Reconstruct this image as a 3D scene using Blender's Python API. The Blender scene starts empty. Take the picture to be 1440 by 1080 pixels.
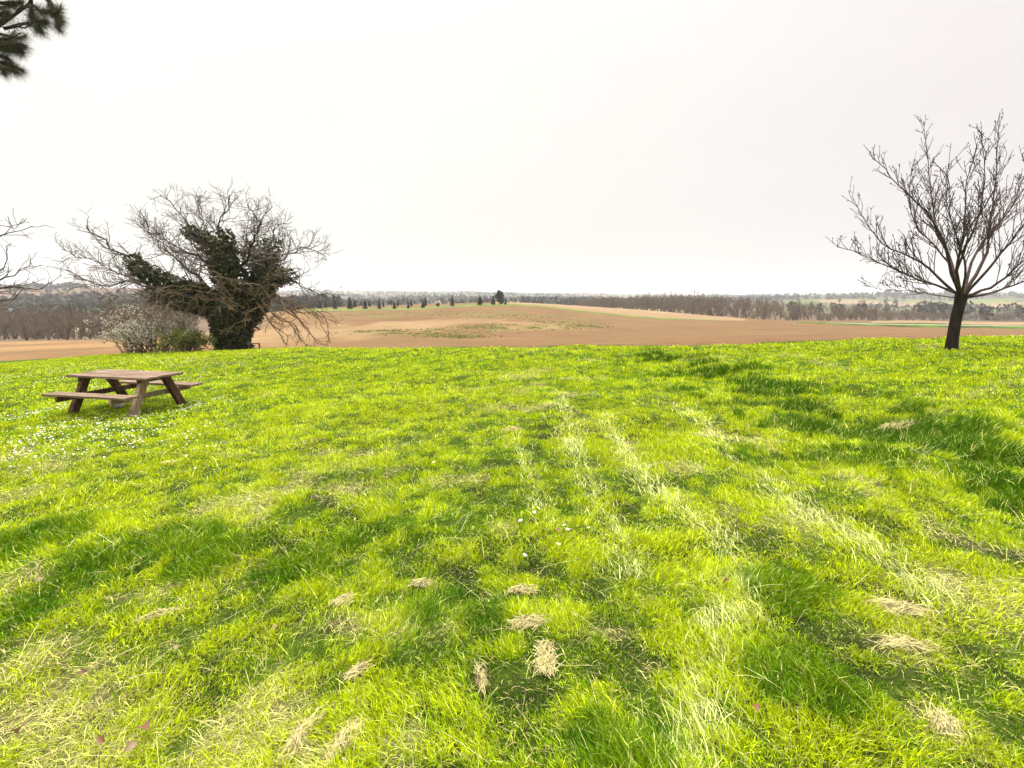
import bpy, math, random
import numpy as np
from mathutils import Vector
R = math.radians
rng = np.random.default_rng(11)
scene = bpy.context.scene
COL = scene.collection

# ------------------------------------------------------------------ camera model
F, PW, PH, HOR = 700.0, 1440, 1080, 415.0
EYE = 1.65
pitch = math.atan((PH/2-HOR)/F)
cp, sp = math.cos(pitch), math.sin(pitch)

def rayd(px, py):
    a, b = (px-720)/F, (540-py)/F
    return np.array([a, cp+b*sp, -sp+b*cp])
def P(px, py, Y):
    d = rayd(px, py)
    return np.array([0, 0, EYE])+d*(Y/d[1])

# ------------------------------------------------------------------ numpy noise
_T = np.random.default_rng(5).random((256, 256))
def vnoise(x, y):
    xi, yi = np.floor(x).astype(int), np.floor(y).astype(int)
    fx, fy = x-xi, y-yi
    fx, fy = fx*fx*(3-2*fx), fy*fy*(3-2*fy)
    a, b = _T[xi & 255, yi & 255], _T[(xi+1) & 255, yi & 255]
    c, d = _T[xi & 255, (yi+1) & 255], _T[(xi+1) & 255, (yi+1) & 255]
    return a+(b-a)*fx+(c-a)*fy+(a-b-c+d)*fx*fy
def fbm(x, y, o=3):
    s, w, t = 0, 1.0, 0
    for i in range(o):
        s = s+w*vnoise(x*2**i+17.3*i, y*2**i+9.1*i); t += w; w *= .5
    return s/t
def sstep(a, b, x):
    t = np.clip((x-a)/(b-a), 0, 1); return t*t*(3-2*t)

# ------------------------------------------------------------------ terrain
def tilt(x): return .05*x-.02*(np.sqrt(x*x+4)-2)
cpts = []
for th in (-2.9, -2.2, -1.6, -1.1, -.7, -.35, 0, .35, .7, 1.1, 1.6, 2.2, 2.9):
    for r in (.2, .8, 2.5, 5, 8, 12):
        x = r*math.sin(th); cpts.append((x, r*math.cos(th), float(tilt(np.array(x)))*(1 if abs(th) < 1.7 else .6)))
    if abs(th) > 2:
        for r in (30, 100, 400, 1500, 5000):
            cpts.append((r*math.sin(th), r*math.cos(th), -.2 if r < 50 else -1.5))
cols = {
 -350: [(33, 518), (60, 502), (92, 487), (150, 472), (300, 450), (700, 407), (1500, 410), (4800, 413)],
 0:    [(28, 507), (50, 493), (90, 480), (150, 472), (250, 452), (420, 425), (700, 408), (1500, 410), (4800, 413)],
 200:  [(25, 497), (50, 487), (100, 473.5), (160, 468), (260, 448), (420, 427), (700, 410), (1500, 411), (4800, 413)],
 400:  [(22, 490), (30, 493), (46, 485), (70, 468), (110, 450), (150, 439), (200, 437), (300, 440), (420, 436), (900, 423), (1700, 412), (4800, 412)],
 570:  [(18, 490), (28, 494), (46, 486), (70, 466), (100, 450), (150, 434.5), (220, 429), (300, 434), (500, 431), (1000, 423), (2000, 411.5), (4800, 412)],
 720:  [(15.6, 489), (26, 493), (46, 486), (70, 464), (100, 446), (150, 429), (220, 426), (300, 431), (600, 425), (1000, 421), (2000, 414), (4800, 413)],
 900:  [(14.9, 487), (26, 490), (46, 483), (70, 468), (100, 457), (140, 446.5), (220, 436), (270, 438), (400, 436), (1000, 424), (2000, 416), (4800, 415)],
 1100: [(14.7, 482), (26, 485), (46, 477), (70, 466), (100, 459), (150, 453), (190, 450.5), (300, 441), (500, 432), (900, 422), (1500, 418), (4800, 416)],
 1300: [(14.7, 476), (26, 479), (46, 471), (70, 466), (100, 462.5), (150, 455), (200, 452), (235, 450.5), (450, 436), (750, 424), (1100, 415.5), (2000, 417), (4800, 416)],
 1440: [(14.8, 474), (26, 477), (46, 471), (70, 467), (100, 464), (150, 459), (200, 455), (235, 452), (450, 438), (750, 427), (1100, 417), (2000, 418), (4800, 416)],
 1850: [(15.5, 472), (26, 474), (46, 470), (70, 468), (100, 466), (150, 462), (235, 455), (450, 440), (1100, 418), (4800, 416)],
}
for px, lst in cols.items():
    for Y, py in lst:
        cpts.append(tuple(P(px, py, Y)))
CP = np.array(cpts)
def _uv(x, y):
    return np.stack([2.6*np.arctan2(x, y), 1.25*np.log(np.maximum(np.hypot(x, y), .15))], -1)
CU = _uv(CP[:, 0], CP[:, 1])
def _phi(r2): return .5*r2*np.log(r2+1e-9)
_n = len(CP)
_A = np.zeros((_n+3, _n+3))
_A[:_n, :_n] = _phi(((CU[:, None]-CU[None])**2).sum(-1))+np.eye(_n)*1e-4
_A[:_n, _n] = 1; _A[:_n, _n+1:] = CU; _A[_n, :_n] = 1; _A[_n+1:, :_n] = CU.T
# interpolate the drop seen per unit distance so that near and far weigh alike
_rr = np.maximum(np.hypot(CP[:, 0], CP[:, 1]), 1.0)
_w = np.linalg.solve(_A, np.concatenate([CP[:, 2]/_rr, [0, 0, 0]]))
def h0(x, y):
    x, y = np.asarray(x, float), np.asarray(y, float)
    sh = x.shape; x, y = x.ravel(), y.ravel(); out = np.empty(len(x))
    for i in range(0, len(x), 20000):
        u = _uv(x[i:i+20000], y[i:i+20000])
        k = _phi(((u[:, None]-CU[None])**2).sum(-1))
        out[i:i+20000] = (k@_w[:_n]+_w[_n]+u@_w[_n+1:])*np.maximum(np.hypot(x[i:i+20000], y[i:i+20000]), 1.0)
    return out.reshape(sh)
def polyd(x, y, pts):
    d = np.full(x.shape, 1e9)
    for (ax, ay), (bx, by) in zip(pts[:-1], pts[1:]):
        vx, vy = bx-ax, by-ay
        t = np.clip(((x-ax)*vx+(y-ay)*vy)/(vx*vx+vy*vy), 0, 1)
        d = np.minimum(d, np.hypot(x-ax-t*vx, y-ay-t*vy))
    return d
def gr0(px, py):   # ground point on the tilted lawn plane (no detail yet)
    d = rayd(px, py); t = np.geomspace(1, 400, 1500)
    x, y, z = d[0]*t, d[1]*t, EYE+d[2]*t
    g = z < h0(x, y); i = int(np.argmax(g)) if g.any() else len(t)-1
    return np.array([x[i], y[i]])
GULLY = [gr0(*p) for p in ((930, 501), (1060, 545), (1180, 585), (1320, 605), (1445, 655), (1560, 730))]
TAB = np.array([-7.2, 9.15]); TABZ = -.465
def h(x, y):
    x, y = np.asarray(x, float), np.asarray(y, float)
    z = h0(x, y); r = np.hypot(x, y)
    near = 1-sstep(14, 34, r)
    gd = polyd(x+.5*(fbm(x/1.3, y/1.3+5, 2)-.5), y+.5*(fbm(x/1.3+9, y/1.3, 2)-.5), GULLY)
    z = z-near*.17/(1+(gd/1.0)**2)**1.5
    z = z+near*((fbm(x/2.1+4, y/2.1, 2)-.5)*.15+(fbm(x/.62, y/.62+8, 2)-.5)*.10)*sstep(.3, 1.5, r)
    d = np.hypot(x-TAB[0], y-TAB[1])
    k = np.exp(-(d/1.7)**4)
    z = z*(1-k)+TABZ*k
    far = sstep(22, 60, r)*(1-sstep(200, 350, r))
    z = z+far*(fbm(x/9, y/9, 3)-.5)*.35
    return z
def hz(x, y): return float(h(np.array([x]), np.array([y]))[0])
def ground(px, py):
    d = rayd(px, py); t = np.geomspace(1, 3000, 3000)
    x, y, z = d[0]*t, d[1]*t, EYE+d[2]*t
    g = z < h(x, y); i = int(np.argmax(g)) if g.any() else len(t)-1
    return np.array([x[i], y[i], hz(x[i], y[i])])
def at(px, Y):     # ground point at forward distance Y under the pixel column px
    x = (px-720)/F*(Y*cp+(EYE+1)*sp); return np.array([x, Y, hz(x, Y)])

_eth = np.array([math.atan2((p-720)/F, 1) for p in (-350, 0, 200, 400, 570, 720, 900, 1100, 1300, 1440, 1850)])
_er = np.array([33, 28, 25, 22, 18, 15.6, 14.9, 14.7, 14.7, 14.8, 15.5])/np.cos(_eth)
_eth = np.concatenate([[-3.2, -1.6], _eth, [1.6, 3.2]]); _er = np.concatenate([[30, 42], _er, [30, 30]])
def edge(th):
    return np.interp(th, _eth, _er)+.9*(fbm(th*14+3, th*0+2.2, 3)-.5)

# ------------------------------------------------------------------ mesh helpers
def mesh(name, V, faces, col=None, smooth=True):
    V = np.asarray(V, np.float32); me = bpy.data.meshes.new(name)
    me.vertices.add(len(V)); me.vertices.foreach_set('co', V.ravel())
    faces = [np.asarray(f, np.int32) for f in faces if len(f)]
    idx = np.concatenate([f.ravel() for f in faces]); tot = np.concatenate([np.full(len(f), f.shape[1], np.int32) for f in faces])
    me.loops.add(len(idx)); me.loops.foreach_set('vertex_index', idx)
    me.polygons.add(len(tot)); me.polygons.foreach_set('loop_start', np.concatenate([[0], np.cumsum(tot)[:-1]]).astype(np.int32))
    me.polygons.foreach_set('loop_total', tot)
    me.polygons.foreach_set('use_smooth', np.full(len(tot), smooth))
    if col is not None:
        a = me.color_attributes.new('Col', 'FLOAT_COLOR', 'POINT')
        c = np.ones((len(V), 4), np.float32); c[:, :3] = col; a.data.foreach_set('color', c.ravel())
    me.update(calc_edges=True); me.validate()
    return me
def link(name, me, mat, parent=None, loc=None):
    o = bpy.data.objects.new(name, me); COL.objects.link(o)
    if mat and not me.materials: me.materials.append(mat)
    if parent: o.parent = parent
    if loc is not None: o.location = loc
    return o
def tag(o, label=None, cat=None, group=None, kind=None):
    if label: o['label'] = label
    if cat: o['category'] = cat
    if group: o['group'] = group
    if kind: o['kind'] = kind
    return o
def empty(name, loc, label, cat, group=None, rz=0):
    o = bpy.data.objects.new(name, None); o.empty_display_size = .3; COL.objects.link(o)
    o.location = loc; o.rotation_euler = (0, 0, rz)
    return tag(o, label, cat, group)
def dup(root, loc, rz, sc, label, group=None):
    c = root.copy(); COL.objects.link(c); c.location = loc; c.rotation_euler = (0, 0, rz); c.scale = sc
    c['label'] = label
    if group: c['group'] = group
    for ch in list(root.children):
        d = ch.copy(); COL.objects.link(d); d.parent = c
        for g in ch.children:
            e = g.copy(); COL.objects.link(e); e.parent = d
    return c

class Tubes:
    def __init__(s): s.V = []; s.Q = []; s.T = []; s.n = 0
    def add(s, pts, rad, k=5):
        pts = np.asarray(pts, float); rad = np.asarray(rad, float); m = len(pts)
        t = np.gradient(pts, axis=0); t /= np.linalg.norm(t, axis=1)[:, None]+1e-9
        ref = np.array([0, 0, 1.]) if abs(t[:, 2]).mean() < .8 else np.array([1., 0, 0])
        a = np.cross(t, ref); a /= np.linalg.norm(a, axis=1)[:, None]+1e-9
        b = np.cross(t, a)
        ang = np.arange(k)*2*math.pi/k
        ring = a[:, None]*np.cos(ang)[None, :, None]+b[:, None]*np.sin(ang)[None, :, None]
        s.V.append((pts[:, None]+ring*rad[:, None, None]).reshape(-1, 3))
        i = np.arange(m-1)[:, None]*k; j = np.arange(k)[None]; j2 = (j+1) % k
        s.Q.append(np.stack([i+j, i+j2, i+k+j2, i+k+j], -1).reshape(-1, 4)+s.n)
        s.n += m*k
    def data(s): return np.concatenate(s.V), np.concatenate(s.Q)
    def build(s, name, mat, parent=None, off=(0, 0, 0)):
        V, Q = s.data(); return link(name, mesh(name, V-np.asarray(off), [Q]), mat, parent)

def sub(pts, n):
    pts = np.asarray(pts, float)
    d = np.concatenate([[0], np.cumsum(np.linalg.norm(np.diff(pts, axis=0), axis=1))])
    # smooth through the control points (Catmull-Rom)
    t = np.linspace(0, d[-1], n); out = np.empty((n, 3))
    i = np.clip(np.searchsorted(d, t, 'right')-1, 0, len(pts)-2)
    p1, p2 = pts[i], pts[i+1]; p0 = pts[np.maximum(i-1, 0)]; p3 = pts[np.minimum(i+2, len(pts)-1)]
    u = ((t-d[i])/(d[i+1]-d[i]+1e-9))[:, None]
    return .5*(2*p1+(p2-p0)*u+(2*p0-5*p1+4*p2-p3)*u**2+(3*p1-p0-3*p2+p3)*u**3)

def shoot(g, start, d, L, n, wander, up, gravity=0):
    pts = [start]; d = d/np.linalg.norm(d)
    for k in range(n):
        d = d+g.normal(0, wander, 3)+np.array([0, 0, up-gravity*k]); d /= np.linalg.norm(d)
        pts.append(pts[-1]+d*L/n)
    return np.array(pts)
def sprout(g, path, rad, lev, cfg, out):
    """children of one limb, then their children"""
    c = cfg[lev]; seg = np.linalg.norm(np.diff(path, axis=0), axis=1); L = seg.sum()
    cum = np.concatenate([[0], np.cumsum(seg)])/L
    n = max(1, int(L*c['den']*g.uniform(.8, 1.2)))
    for t in (c['t0']+(1-c['t0'])*(np.arange(n)+g.random(n))/n):
        t = min(t, .999); i = min(int(np.searchsorted(cum, t, 'right'))-1, len(seg)-1)
        u = (t-cum[i])/(cum[i+1]-cum[i]+1e-9)
        p = path[i]*(1-u)+path[i+1]*u; tg = (path[i+1]-path[i])/(seg[i]+1e-9)
        r0 = rad[i]*(1-u)+rad[i+1]*u
        pr = g.normal(0, 1, 3); pr -= tg*pr.dot(tg); pr /= np.linalg.norm(pr)+1e-9
        a = c['ang']*g.uniform(.6, 1.3)
        d = tg*math.cos(a)+pr*math.sin(a)+np.array([0, 0, c['up']])
        l = c['len']*g.uniform(.45, 1.25)*(1-c.get('tip', .5)*t)
        q = shoot(g, p, d, l, c['n'], c['wan'], c.get('cur', .05), c.get('grav', 0))
        rr = np.linspace(max(min(r0*.65, c['r']), c['rmin']), c['rmin'], len(q))
        out.append((q, rr, c['k'], lev))
        if lev+1 < len(cfg): sprout(g, q, rr, lev+1, cfg, out)

def cards(g, pos, size, aspect=1.0, flat=0.0, bend=0):
    """leaf-shaped faces, each its own diamond of two triangles' worth"""
    n = len(pos); size = np.broadcast_to(size, n)
    a = g.normal(0, 1, (n, 3)); a /= np.linalg.norm(a, axis=1)[:, None]
    b = g.normal(0, 1, (n, 3)); b[:, 2] *= 1-flat; a[:, 2] *= 1-flat
    a /= np.linalg.norm(a, axis=1)[:, None]+1e-9
    b -= a*(a*b).sum(1)[:, None]; b /= np.linalg.norm(b, axis=1)[:, None]+1e-9
    s = size[:, None]
    V = np.stack([pos-a*s*.5, pos+b*s*.32*aspect-a*s*.05, pos+a*s*.5, pos-b*s*.32*aspect-a*s*.05], 1).reshape(-1, 3)
    Q = np.arange(4*n).reshape(-1, 4)
    return V, Q

# ------------------------------------------------------------------ materials
def nodes(name):
    m = bpy.data.materials.new(name); m.use_nodes = True
    nt = m.node_tree; nt.nodes.clear()
    return m, nt, nt.nodes, nt.links
def mat_noise(name, c1, c2, scale=8, rough=.85, bump=.3, detail=6, stretch=(1, 1, 1), c3=None, spec=.2, dist=.02):
    m, nt, N, L = nodes(name)
    out = N.new('ShaderNodeOutputMaterial'); b = N.new('ShaderNodeBsdfPrincipled'); L.new(b.outputs[0], out.inputs[0])
    b.inputs['Roughness'].default_value = rough; b.inputs['Specular IOR Level'].default_value = spec
    tc = N.new('ShaderNodeTexCoord'); mp = N.new('ShaderNodeMapping'); mp.inputs['Scale'].default_value = stretch
    L.new(tc.outputs['Object'], mp.inputs[0])
    n = N.new('ShaderNodeTexNoise'); n.inputs['Scale'].default_value = scale; n.inputs['Detail'].default_value = detail
    L.new(mp.outputs[0], n.inputs['Vector'])
    cr = N.new('ShaderNodeValToRGB'); e = cr.color_ramp.elements
    e[0].position = .32; e[1].position = .68; e[0].color = (*c1, 1); e[1].color = (*c2, 1)
    if c3: x = e.new(.5); x.color = (*c3, 1)
    L.new(n.outputs['Fac'], cr.inputs[0]); L.new(cr.outputs[0], b.inputs['Base Color'])
    if bump:
        bp = N.new('ShaderNodeBump'); bp.inputs['Strength'].default_value = bump; bp.inputs['Distance'].default_value = dist
        L.new(n.outputs['Fac'], bp.inputs['Height']); L.new(bp.outputs[0], b.inputs['Normal'])
    return m
def mat_leaf(name, trans=.35, gloss=.04, var=.25, vscale=3.0):
    """colour comes from each blade's or leaf's own colour"""
    m, nt, N, L = nodes(name)
    out = N.new('ShaderNodeOutputMaterial'); at_ = N.new('ShaderNodeVertexColor'); at_.layer_name = 'Col'
    d = N.new('ShaderNodeBsdfDiffuse'); t = N.new('ShaderNodeBsdfTranslucent'); mx = N.new('ShaderNodeMixShader'); mx.inputs[0].default_value = trans
    L.new(at_.outputs[0], d.inputs[0]); L.new(at_.outputs[0], t.inputs[0])
    L.new(d.outputs[0], mx.inputs[1]); L.new(t.outputs[0], mx.inputs[2])
    gl = N.new('ShaderNodeBsdfGlossy'); gl.inputs['Roughness'].default_value = .45
    m2 = N.new('ShaderNodeMixShader'); m2.inputs[0].default_value = gloss
    L.new(mx.outputs[0], m2.inputs[1]); L.new(gl.outputs[0], m2.inputs[2]); L.new(m2.outputs[0], out.inputs[0])
    return m
def mat_attr(name, scale=2.0, amt=.35, scale2=.3, bump=.5, dist=.1, rough=.95):
    """per-place soil colour, broken up by two sizes of noise"""
    m, nt, N, L = nodes(name)
    out = N.new('ShaderNodeOutputMaterial'); b = N.new('ShaderNodeBsdfPrincipled'); L.new(b.outputs[0], out.inputs[0])
    b.inputs['Roughness'].default_value = rough; b.inputs['Specular IOR Level'].default_value = .1
    at_ = N.new('ShaderNodeVertexColor'); at_.layer_name = 'Col'
    tc = N.new('ShaderNodeTexCoord')
    n1 = N.new('ShaderNodeTexNoise'); n1.inputs['Scale'].default_value = scale; n1.inputs['Detail'].default_value = 5; L.new(tc.outputs['Object'], n1.inputs['Vector'])
    n2 = N.new('ShaderNodeTexNoise'); n2.inputs['Scale'].default_value = scale2; n2.inputs['Detail'].default_value = 5; L.new(tc.outputs['Object'], n2.inputs['Vector'])
    ad = N.new('ShaderNodeMath'); ad.operation = 'ADD'; L.new(n1.outputs['Fac'], ad.inputs[0]); L.new(n2.outputs['Fac'], ad.inputs[1])
    mr = N.new('ShaderNodeMapRange'); mr.inputs[1].default_value = .6; mr.inputs[2].default_value = 1.4
    mr.inputs[3].default_value = 1-amt; mr.inputs[4].default_value = 1+amt; L.new(ad.outputs[0], mr.inputs[0])
    mu = N.new('ShaderNodeVectorMath'); mu.operation = 'SCALE'; L.new(at_.outputs[0], mu.inputs[0]); L.new(mr.outputs[0], mu.inputs['Scale'])
    L.new(mu.outputs[0], b.inputs['Base Color'])
    bp = N.new('ShaderNodeBump'); bp.inputs['Strength'].default_value = bump; bp.inputs['Distance'].default_value = dist
    L.new(n1.outputs['Fac'], bp.inputs['Height']); L.new(bp.outputs[0], b.inputs['Normal'])
    return m

M = dict(
 grass=mat_leaf('grass_blades', .34, .004),
 ivy=mat_leaf('ivy_leaves', .12, .03),
 needles=mat_leaf('needle_foliage', .15, .02),
 straw=mat_leaf('dry_straw', .25, .02),
 petal=mat_leaf('daisy_petals', .3, .0),
 lawn=mat_attr('turf_soil', 30, .7, 4.0, 1.0, .05),
 soil=mat_attr('ploughed_soil', 1.1, .22, .12, .6, .12),
 verge=mat_attr('verge_grass', 1.5, .4, .2, .8, .15),
 bark_dark=mat_noise('dark_bark', (.006, .0045, .004), (.030, .022, .017), 9, .95, .8, 8, (1, 1, .35)),
 bark_young=mat_noise('reddish_bark', (.03, .02, .017), (.085, .056, .048), 14, .9, .4),
 twig_grey=mat_noise('grey_twigs', (.065, .05, .042), (.15, .12, .095), 3, .9, 0),
 twig_brown=mat_noise('brown_twigs', (.055, .036, .019), (.15, .105, .056), 3, .9, 0),
 wood_twig=mat_noise('wood_edge_twigs', (.075, .055, .038), (.165, .12, .085), .7, .95, 0),
 wood_top=mat_noise('weathered_planks', (.055, .034, .020), (.23, .165, .115), 6, .8, .6, 8, (.35, 6, 6), (.14, .095, .063), dist=.006),
 wood_leg=mat_noise('stained_timber', (.032, .016, .009), (.115, .058, .033), 6, .8, .35, 8, (5, 5, .5), dist=.006),
 wood_lit=mat_noise('lit_timber', (.14, .09, .055), (.27, .2, .135), 7, .85, .35, 8, (5, 5, .5), dist=.006),  # paler copy of the leg timber; light on the table's right end painted in
 stone=mat_noise('pale_stone', (.25, .2, .17), (.55, .5, .45), 14, .9, .5),
 render=mat_noise('house_render', (.36, .33, .30), (.5, .46, .42), .8, .9, .1),
 tile=mat_noise('clay_tiles', (.13, .085, .065), (.22, .155, .125), 2, .9, .3),
 shutter=mat_noise('window_dark', (.03, .035, .04), (.06, .07, .08), 2, .5, 0),
 track=mat_attr('chalk_track', 1.2, .2, .3, .4, .05),
)

# ------------------------------------------------------------------ sky, sun, haze, camera
SUN_AZ, SUN_EL = R(-40), R(74)
w = bpy.data.worlds.new('World'); scene.world = w; w.use_nodes = True
N, L = w.node_tree.nodes, w.node_tree.links; N.clear()
wo = N.new('ShaderNodeOutputWorld'); bg = N.new('ShaderNodeBackground'); bg.inputs[1].default_value = .1; L.new(bg.outputs[0], wo.inputs[0])
sky = N.new('ShaderNodeTexSky'); sky.sky_type = 'NISHITA'; sky.sun_disc = False
sky.sun_elevation = SUN_EL; sky.sun_rotation = SUN_AZ; sky.dust_density = 6; sky.air_density = 1.0
tc = N.new('ShaderNodeTexCoord'); sx = N.new('ShaderNodeSeparateXYZ'); L.new(tc.outputs['Generated'], sx.inputs[0])
def mth(op, a, b=None):
    n = N.new('ShaderNodeMath'); n.operation = op
    for i, v in ((0, a), (1, b)):
        if v is None: continue
        if isinstance(v, (int, float)): n.inputs[i].default_value = v
        else: L.new(v, n.inputs[i])
    return n.outputs[0]
zc = mth('MAXIMUM', sx.outputs[2], 0.0)
grad = mth('ADD', mth('ADD', mth('MULTIPLY', zc, 2.6), 8.6), mth('MULTIPLY', mth('POWER', zc, 9.0), 180.0))
cn = N.new('ShaderNodeTexNoise'); cn.inputs['Scale'].default_value = 2.2; cn.inputs['Detail'].default_value = 3
mpw = N.new('ShaderNodeMapping'); mpw.inputs['Scale'].default_value = (1, 1, 2.5); L.new(tc.outputs['Generated'], mpw.inputs[0]); L.new(mpw.outputs[0], cn.inputs['Vector'])
grad = mth('MULTIPLY', grad, mth('ADD', mth('MULTIPLY', cn.outputs['Fac'], .10), .95))
side = N.new('ShaderNodeMapRange'); side.inputs[1].default_value = -.6; side.inputs[2].default_value = .65; L.new(sx.outputs[0], side.inputs[0])
cr = N.new('ShaderNodeValToRGB'); cr.color_ramp.elements[0].color = (1.16, 1.13, 1.05, 1); cr.color_ramp.elements[1].color = (1.0, .945, .925, 1)
L.new(side.outputs[0], cr.inputs[0])
ov = N.new('ShaderNodeVectorMath'); ov.operation = 'SCALE'; L.new(cr.outputs[0], ov.inputs[0]); L.new(grad, ov.inputs['Scale'])
hs = N.new('ShaderNodeHueSaturation'); hs.inputs['Saturation'].default_value = .15; L.new(sky.outputs[0], hs.inputs['Color'])
mx = N.new('ShaderNodeMixRGB'); mx.inputs[0].default_value = .93; L.new(hs.outputs[0], mx.inputs[1]); L.new(ov.outputs[0], mx.inputs[2])
L.new(mx.outputs[0], bg.inputs[0])

sd = bpy.data.lights.new('sun', 'SUN'); sd.energy = 2.2; sd.angle = R(12); sd.color = (1, .95, .86)
so = bpy.data.objects.new('sun', sd); COL.objects.link(so)
dirv = Vector((math.sin(SUN_AZ)*math.cos(SUN_EL), math.cos(SUN_AZ)*math.cos(SUN_EL), math.sin(SUN_EL)))
so.rotation_euler = dirv.to_track_quat('Z', 'Y').to_euler(); so.location = (0, 0, 40)

cd = bpy.data.cameras.new('camera'); cam = bpy.data.objects.new('camera', cd); COL.objects.link(cam)
cd.sensor_width = 36; cd.lens = F/PW*36; cd.clip_start = .05; cd.clip_end = 20000
cam.location = (0, 0, EYE); cam.rotation_euler = (R(90)-pitch, 0, 0); scene.camera = cam
scene.view_settings.view_transform = 'Standard'; scene.view_settings.look = 'None'
scene.view_settings.exposure = 0; scene.view_settings.gamma = 1
scene.cycles.use_denoising = True; scene.cycles.max_bounces = 6; scene.cycles.diffuse_bounces = 4
scene.cycles.transmission_bounces = 4; scene.cycles.volume_bounces = 1

def box(x0, x1, y0, y1, z0, z1):
    V = np.array([(x, y, z) for x in (x0, x1) for y in (y0, y1) for z in (z0, z1)], float)
    Q = np.array([(0, 1, 3, 2), (4, 6, 7, 5), (0, 4, 5, 1), (2, 3, 7, 6), (0, 2, 6, 4), (1, 5, 7, 3)])
    return V, Q
m, nt, N2, L2 = nodes('haze_air'); o_ = N2.new('ShaderNodeOutputMaterial'); pv = N2.new('ShaderNodeVolumePrincipled')
pv.inputs['Color'].default_value = (.88, .92, .97, 1); pv.inputs['Density'].default_value = .00027; pv.inputs['Anisotropy'].default_value = .35
L2.new(pv.outputs[0], o_.inputs['Volume'])
V, Q = box(-5600, 5600, -5600, 5600, -60, 75)
tag(link('haze', mesh('haze', V, [Q], smooth=False), m), 'pale grey air that fades the far hills', 'haze', kind='stuff')

# ------------------------------------------------------------------ ground sheets
def polar(th, rr_fn, nr, closed):
    s = np.linspace(0, 1, nr); TH = np.repeat(th[None], nr, 0); RR = rr_fn(th, s)
    n = len(th); i = np.arange(nr-1)[:, None]*n
    j = np.arange(n if closed else n-1)[None]; j2 = (j+1) % n
    Q = np.stack([i+j, i+n+j, i+n+j2, i+j2], -1).reshape(-1, 4)[:, ::-1]
    return (RR*np.sin(TH)).ravel(), (RR*np.cos(TH)).ravel(), Q
def mixc(a, b, t): return a+(b-a)*np.asarray(t)[..., None]

# lawn
th = np.concatenate([np.linspace(-1.25, 1.25, 520, endpoint=False), np.linspace(1.25, 2*math.pi-1.25, 80, endpoint=False)])
thw = (th+math.pi) % (2*math.pi)-math.pi
def lr(t, s):
    e = edge(thw)+.8
    return .15*(e[None]/.15)**(s[:, None])
x, y, Q = polar(th, lr, 260, True)
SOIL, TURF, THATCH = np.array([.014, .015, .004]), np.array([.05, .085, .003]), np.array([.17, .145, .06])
def drymask(x, y):
    """where last year's cut grass lies bleached"""
    a = sstep(.60, .78, fbm(x/.55+31, y/.55+7, 3))*sstep(.4, .62, fbm(x/2.6+2, y/2.6+40, 2))
    b = 0
    for pts, wd in TRACKS[4:]:
        d = polyd(x+.18*(fbm(x/.5, y/.5+60, 2)-.5), y+.18*(fbm(x/.5+90, y/.5, 2)-.5), pts)
        b = np.maximum(b, .6*np.exp(-(d/wd)**2)*(.45+.55*sstep(.35, .6, fbm(x/.35+5, y/.35+50, 2))))
    c = 0
    for (cx, cy), rx in BARE:
        c = np.maximum(c, np.exp(-((x-cx)**2+((y-cy))**2)/rx**2))
    return np.clip(np.maximum(np.maximum(a*.8, b), c*(.5+.7*fbm(x/.2, y/.2, 2))), 0, 1)
def trackmask(x, y):
    b = np.zeros(len(x))
    for pts, wd, am in [(*q, (1.0, .6, .5, .75)[i]) for i, q in enumerate(TRACKS[:4])]:
        d = polyd(x+.14*(fbm(x/.5, y/.5+60, 2)-.5), y+.14*(fbm(x/.5+90, y/.5, 2)-.5), pts)
        b = np.maximum(b, am*np.exp(-(d/wd)**2)*(.55+.45*sstep(.3, .6, fbm(x/.22+5, y/.22+50, 2)))*(.5+.5*sstep(.35, .6, fbm(x/.9, y/.9+30, 2)))*(1-.45*sstep(3.5, 7, np.hypot(x, y))))
    return b
def G2(*pp): return [gr0(*p) for p in pp]
TRACKS = [
 (G2((955, 1075), (1000, 985), (1035, 880), (1040, 800), (1000, 745), (930, 690), (880, 640), (850, 590)), .10),
 (G2((880, 800), (868, 740), (845, 700), (815, 660), (800, 610), (790, 560)), .11),
 (G2((775, 740), (755, 690), (735, 655), (720, 610)), .09),
 (G2((1300, 830), (1220, 770), (1130, 715), (1060, 660), (1000, 610), (960, 570)), .13),
 (G2((1440, 770), (1330, 745), (1230, 700), (1150, 640)), .13),
 (G2((470, 880), (560, 890), (650, 880), (700, 860)), .06),
 (G2((1250, 612), (1330, 560), (1440, 535)), .12),
 (G2((60, 1070), (20, 1000), (-40, 920)), .3),
]
BARE = [(gr0(*p), rr_) for p, rr_ in (((60, 1000), .28), ((130, 1060), .18), ((30, 940), .2), ((10, 640), .5), ((60, 655), .35), ((1275, 860), .13), ((1275, 910), .11),
        ((1325, 1020), .1), ((485, 690), .22), ((445, 1065), .12), ((350, 1070), .1), ((25, 700), .3), ((1130, 740), .2), ((1390, 835), .3))]
x, y, Q0 = x, y, Q
nv = fbm(x/.4, y/.4, 3)
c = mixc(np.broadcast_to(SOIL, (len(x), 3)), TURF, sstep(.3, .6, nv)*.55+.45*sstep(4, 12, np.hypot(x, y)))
c = mixc(c, THATCH, drymask(x, y)*.7)
lawn = link('lawn', mesh('lawn', np.stack([x, y, h(x, y)], 1), [Q0], c), M['lawn']); lawn['kind'] = 'structure'

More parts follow.
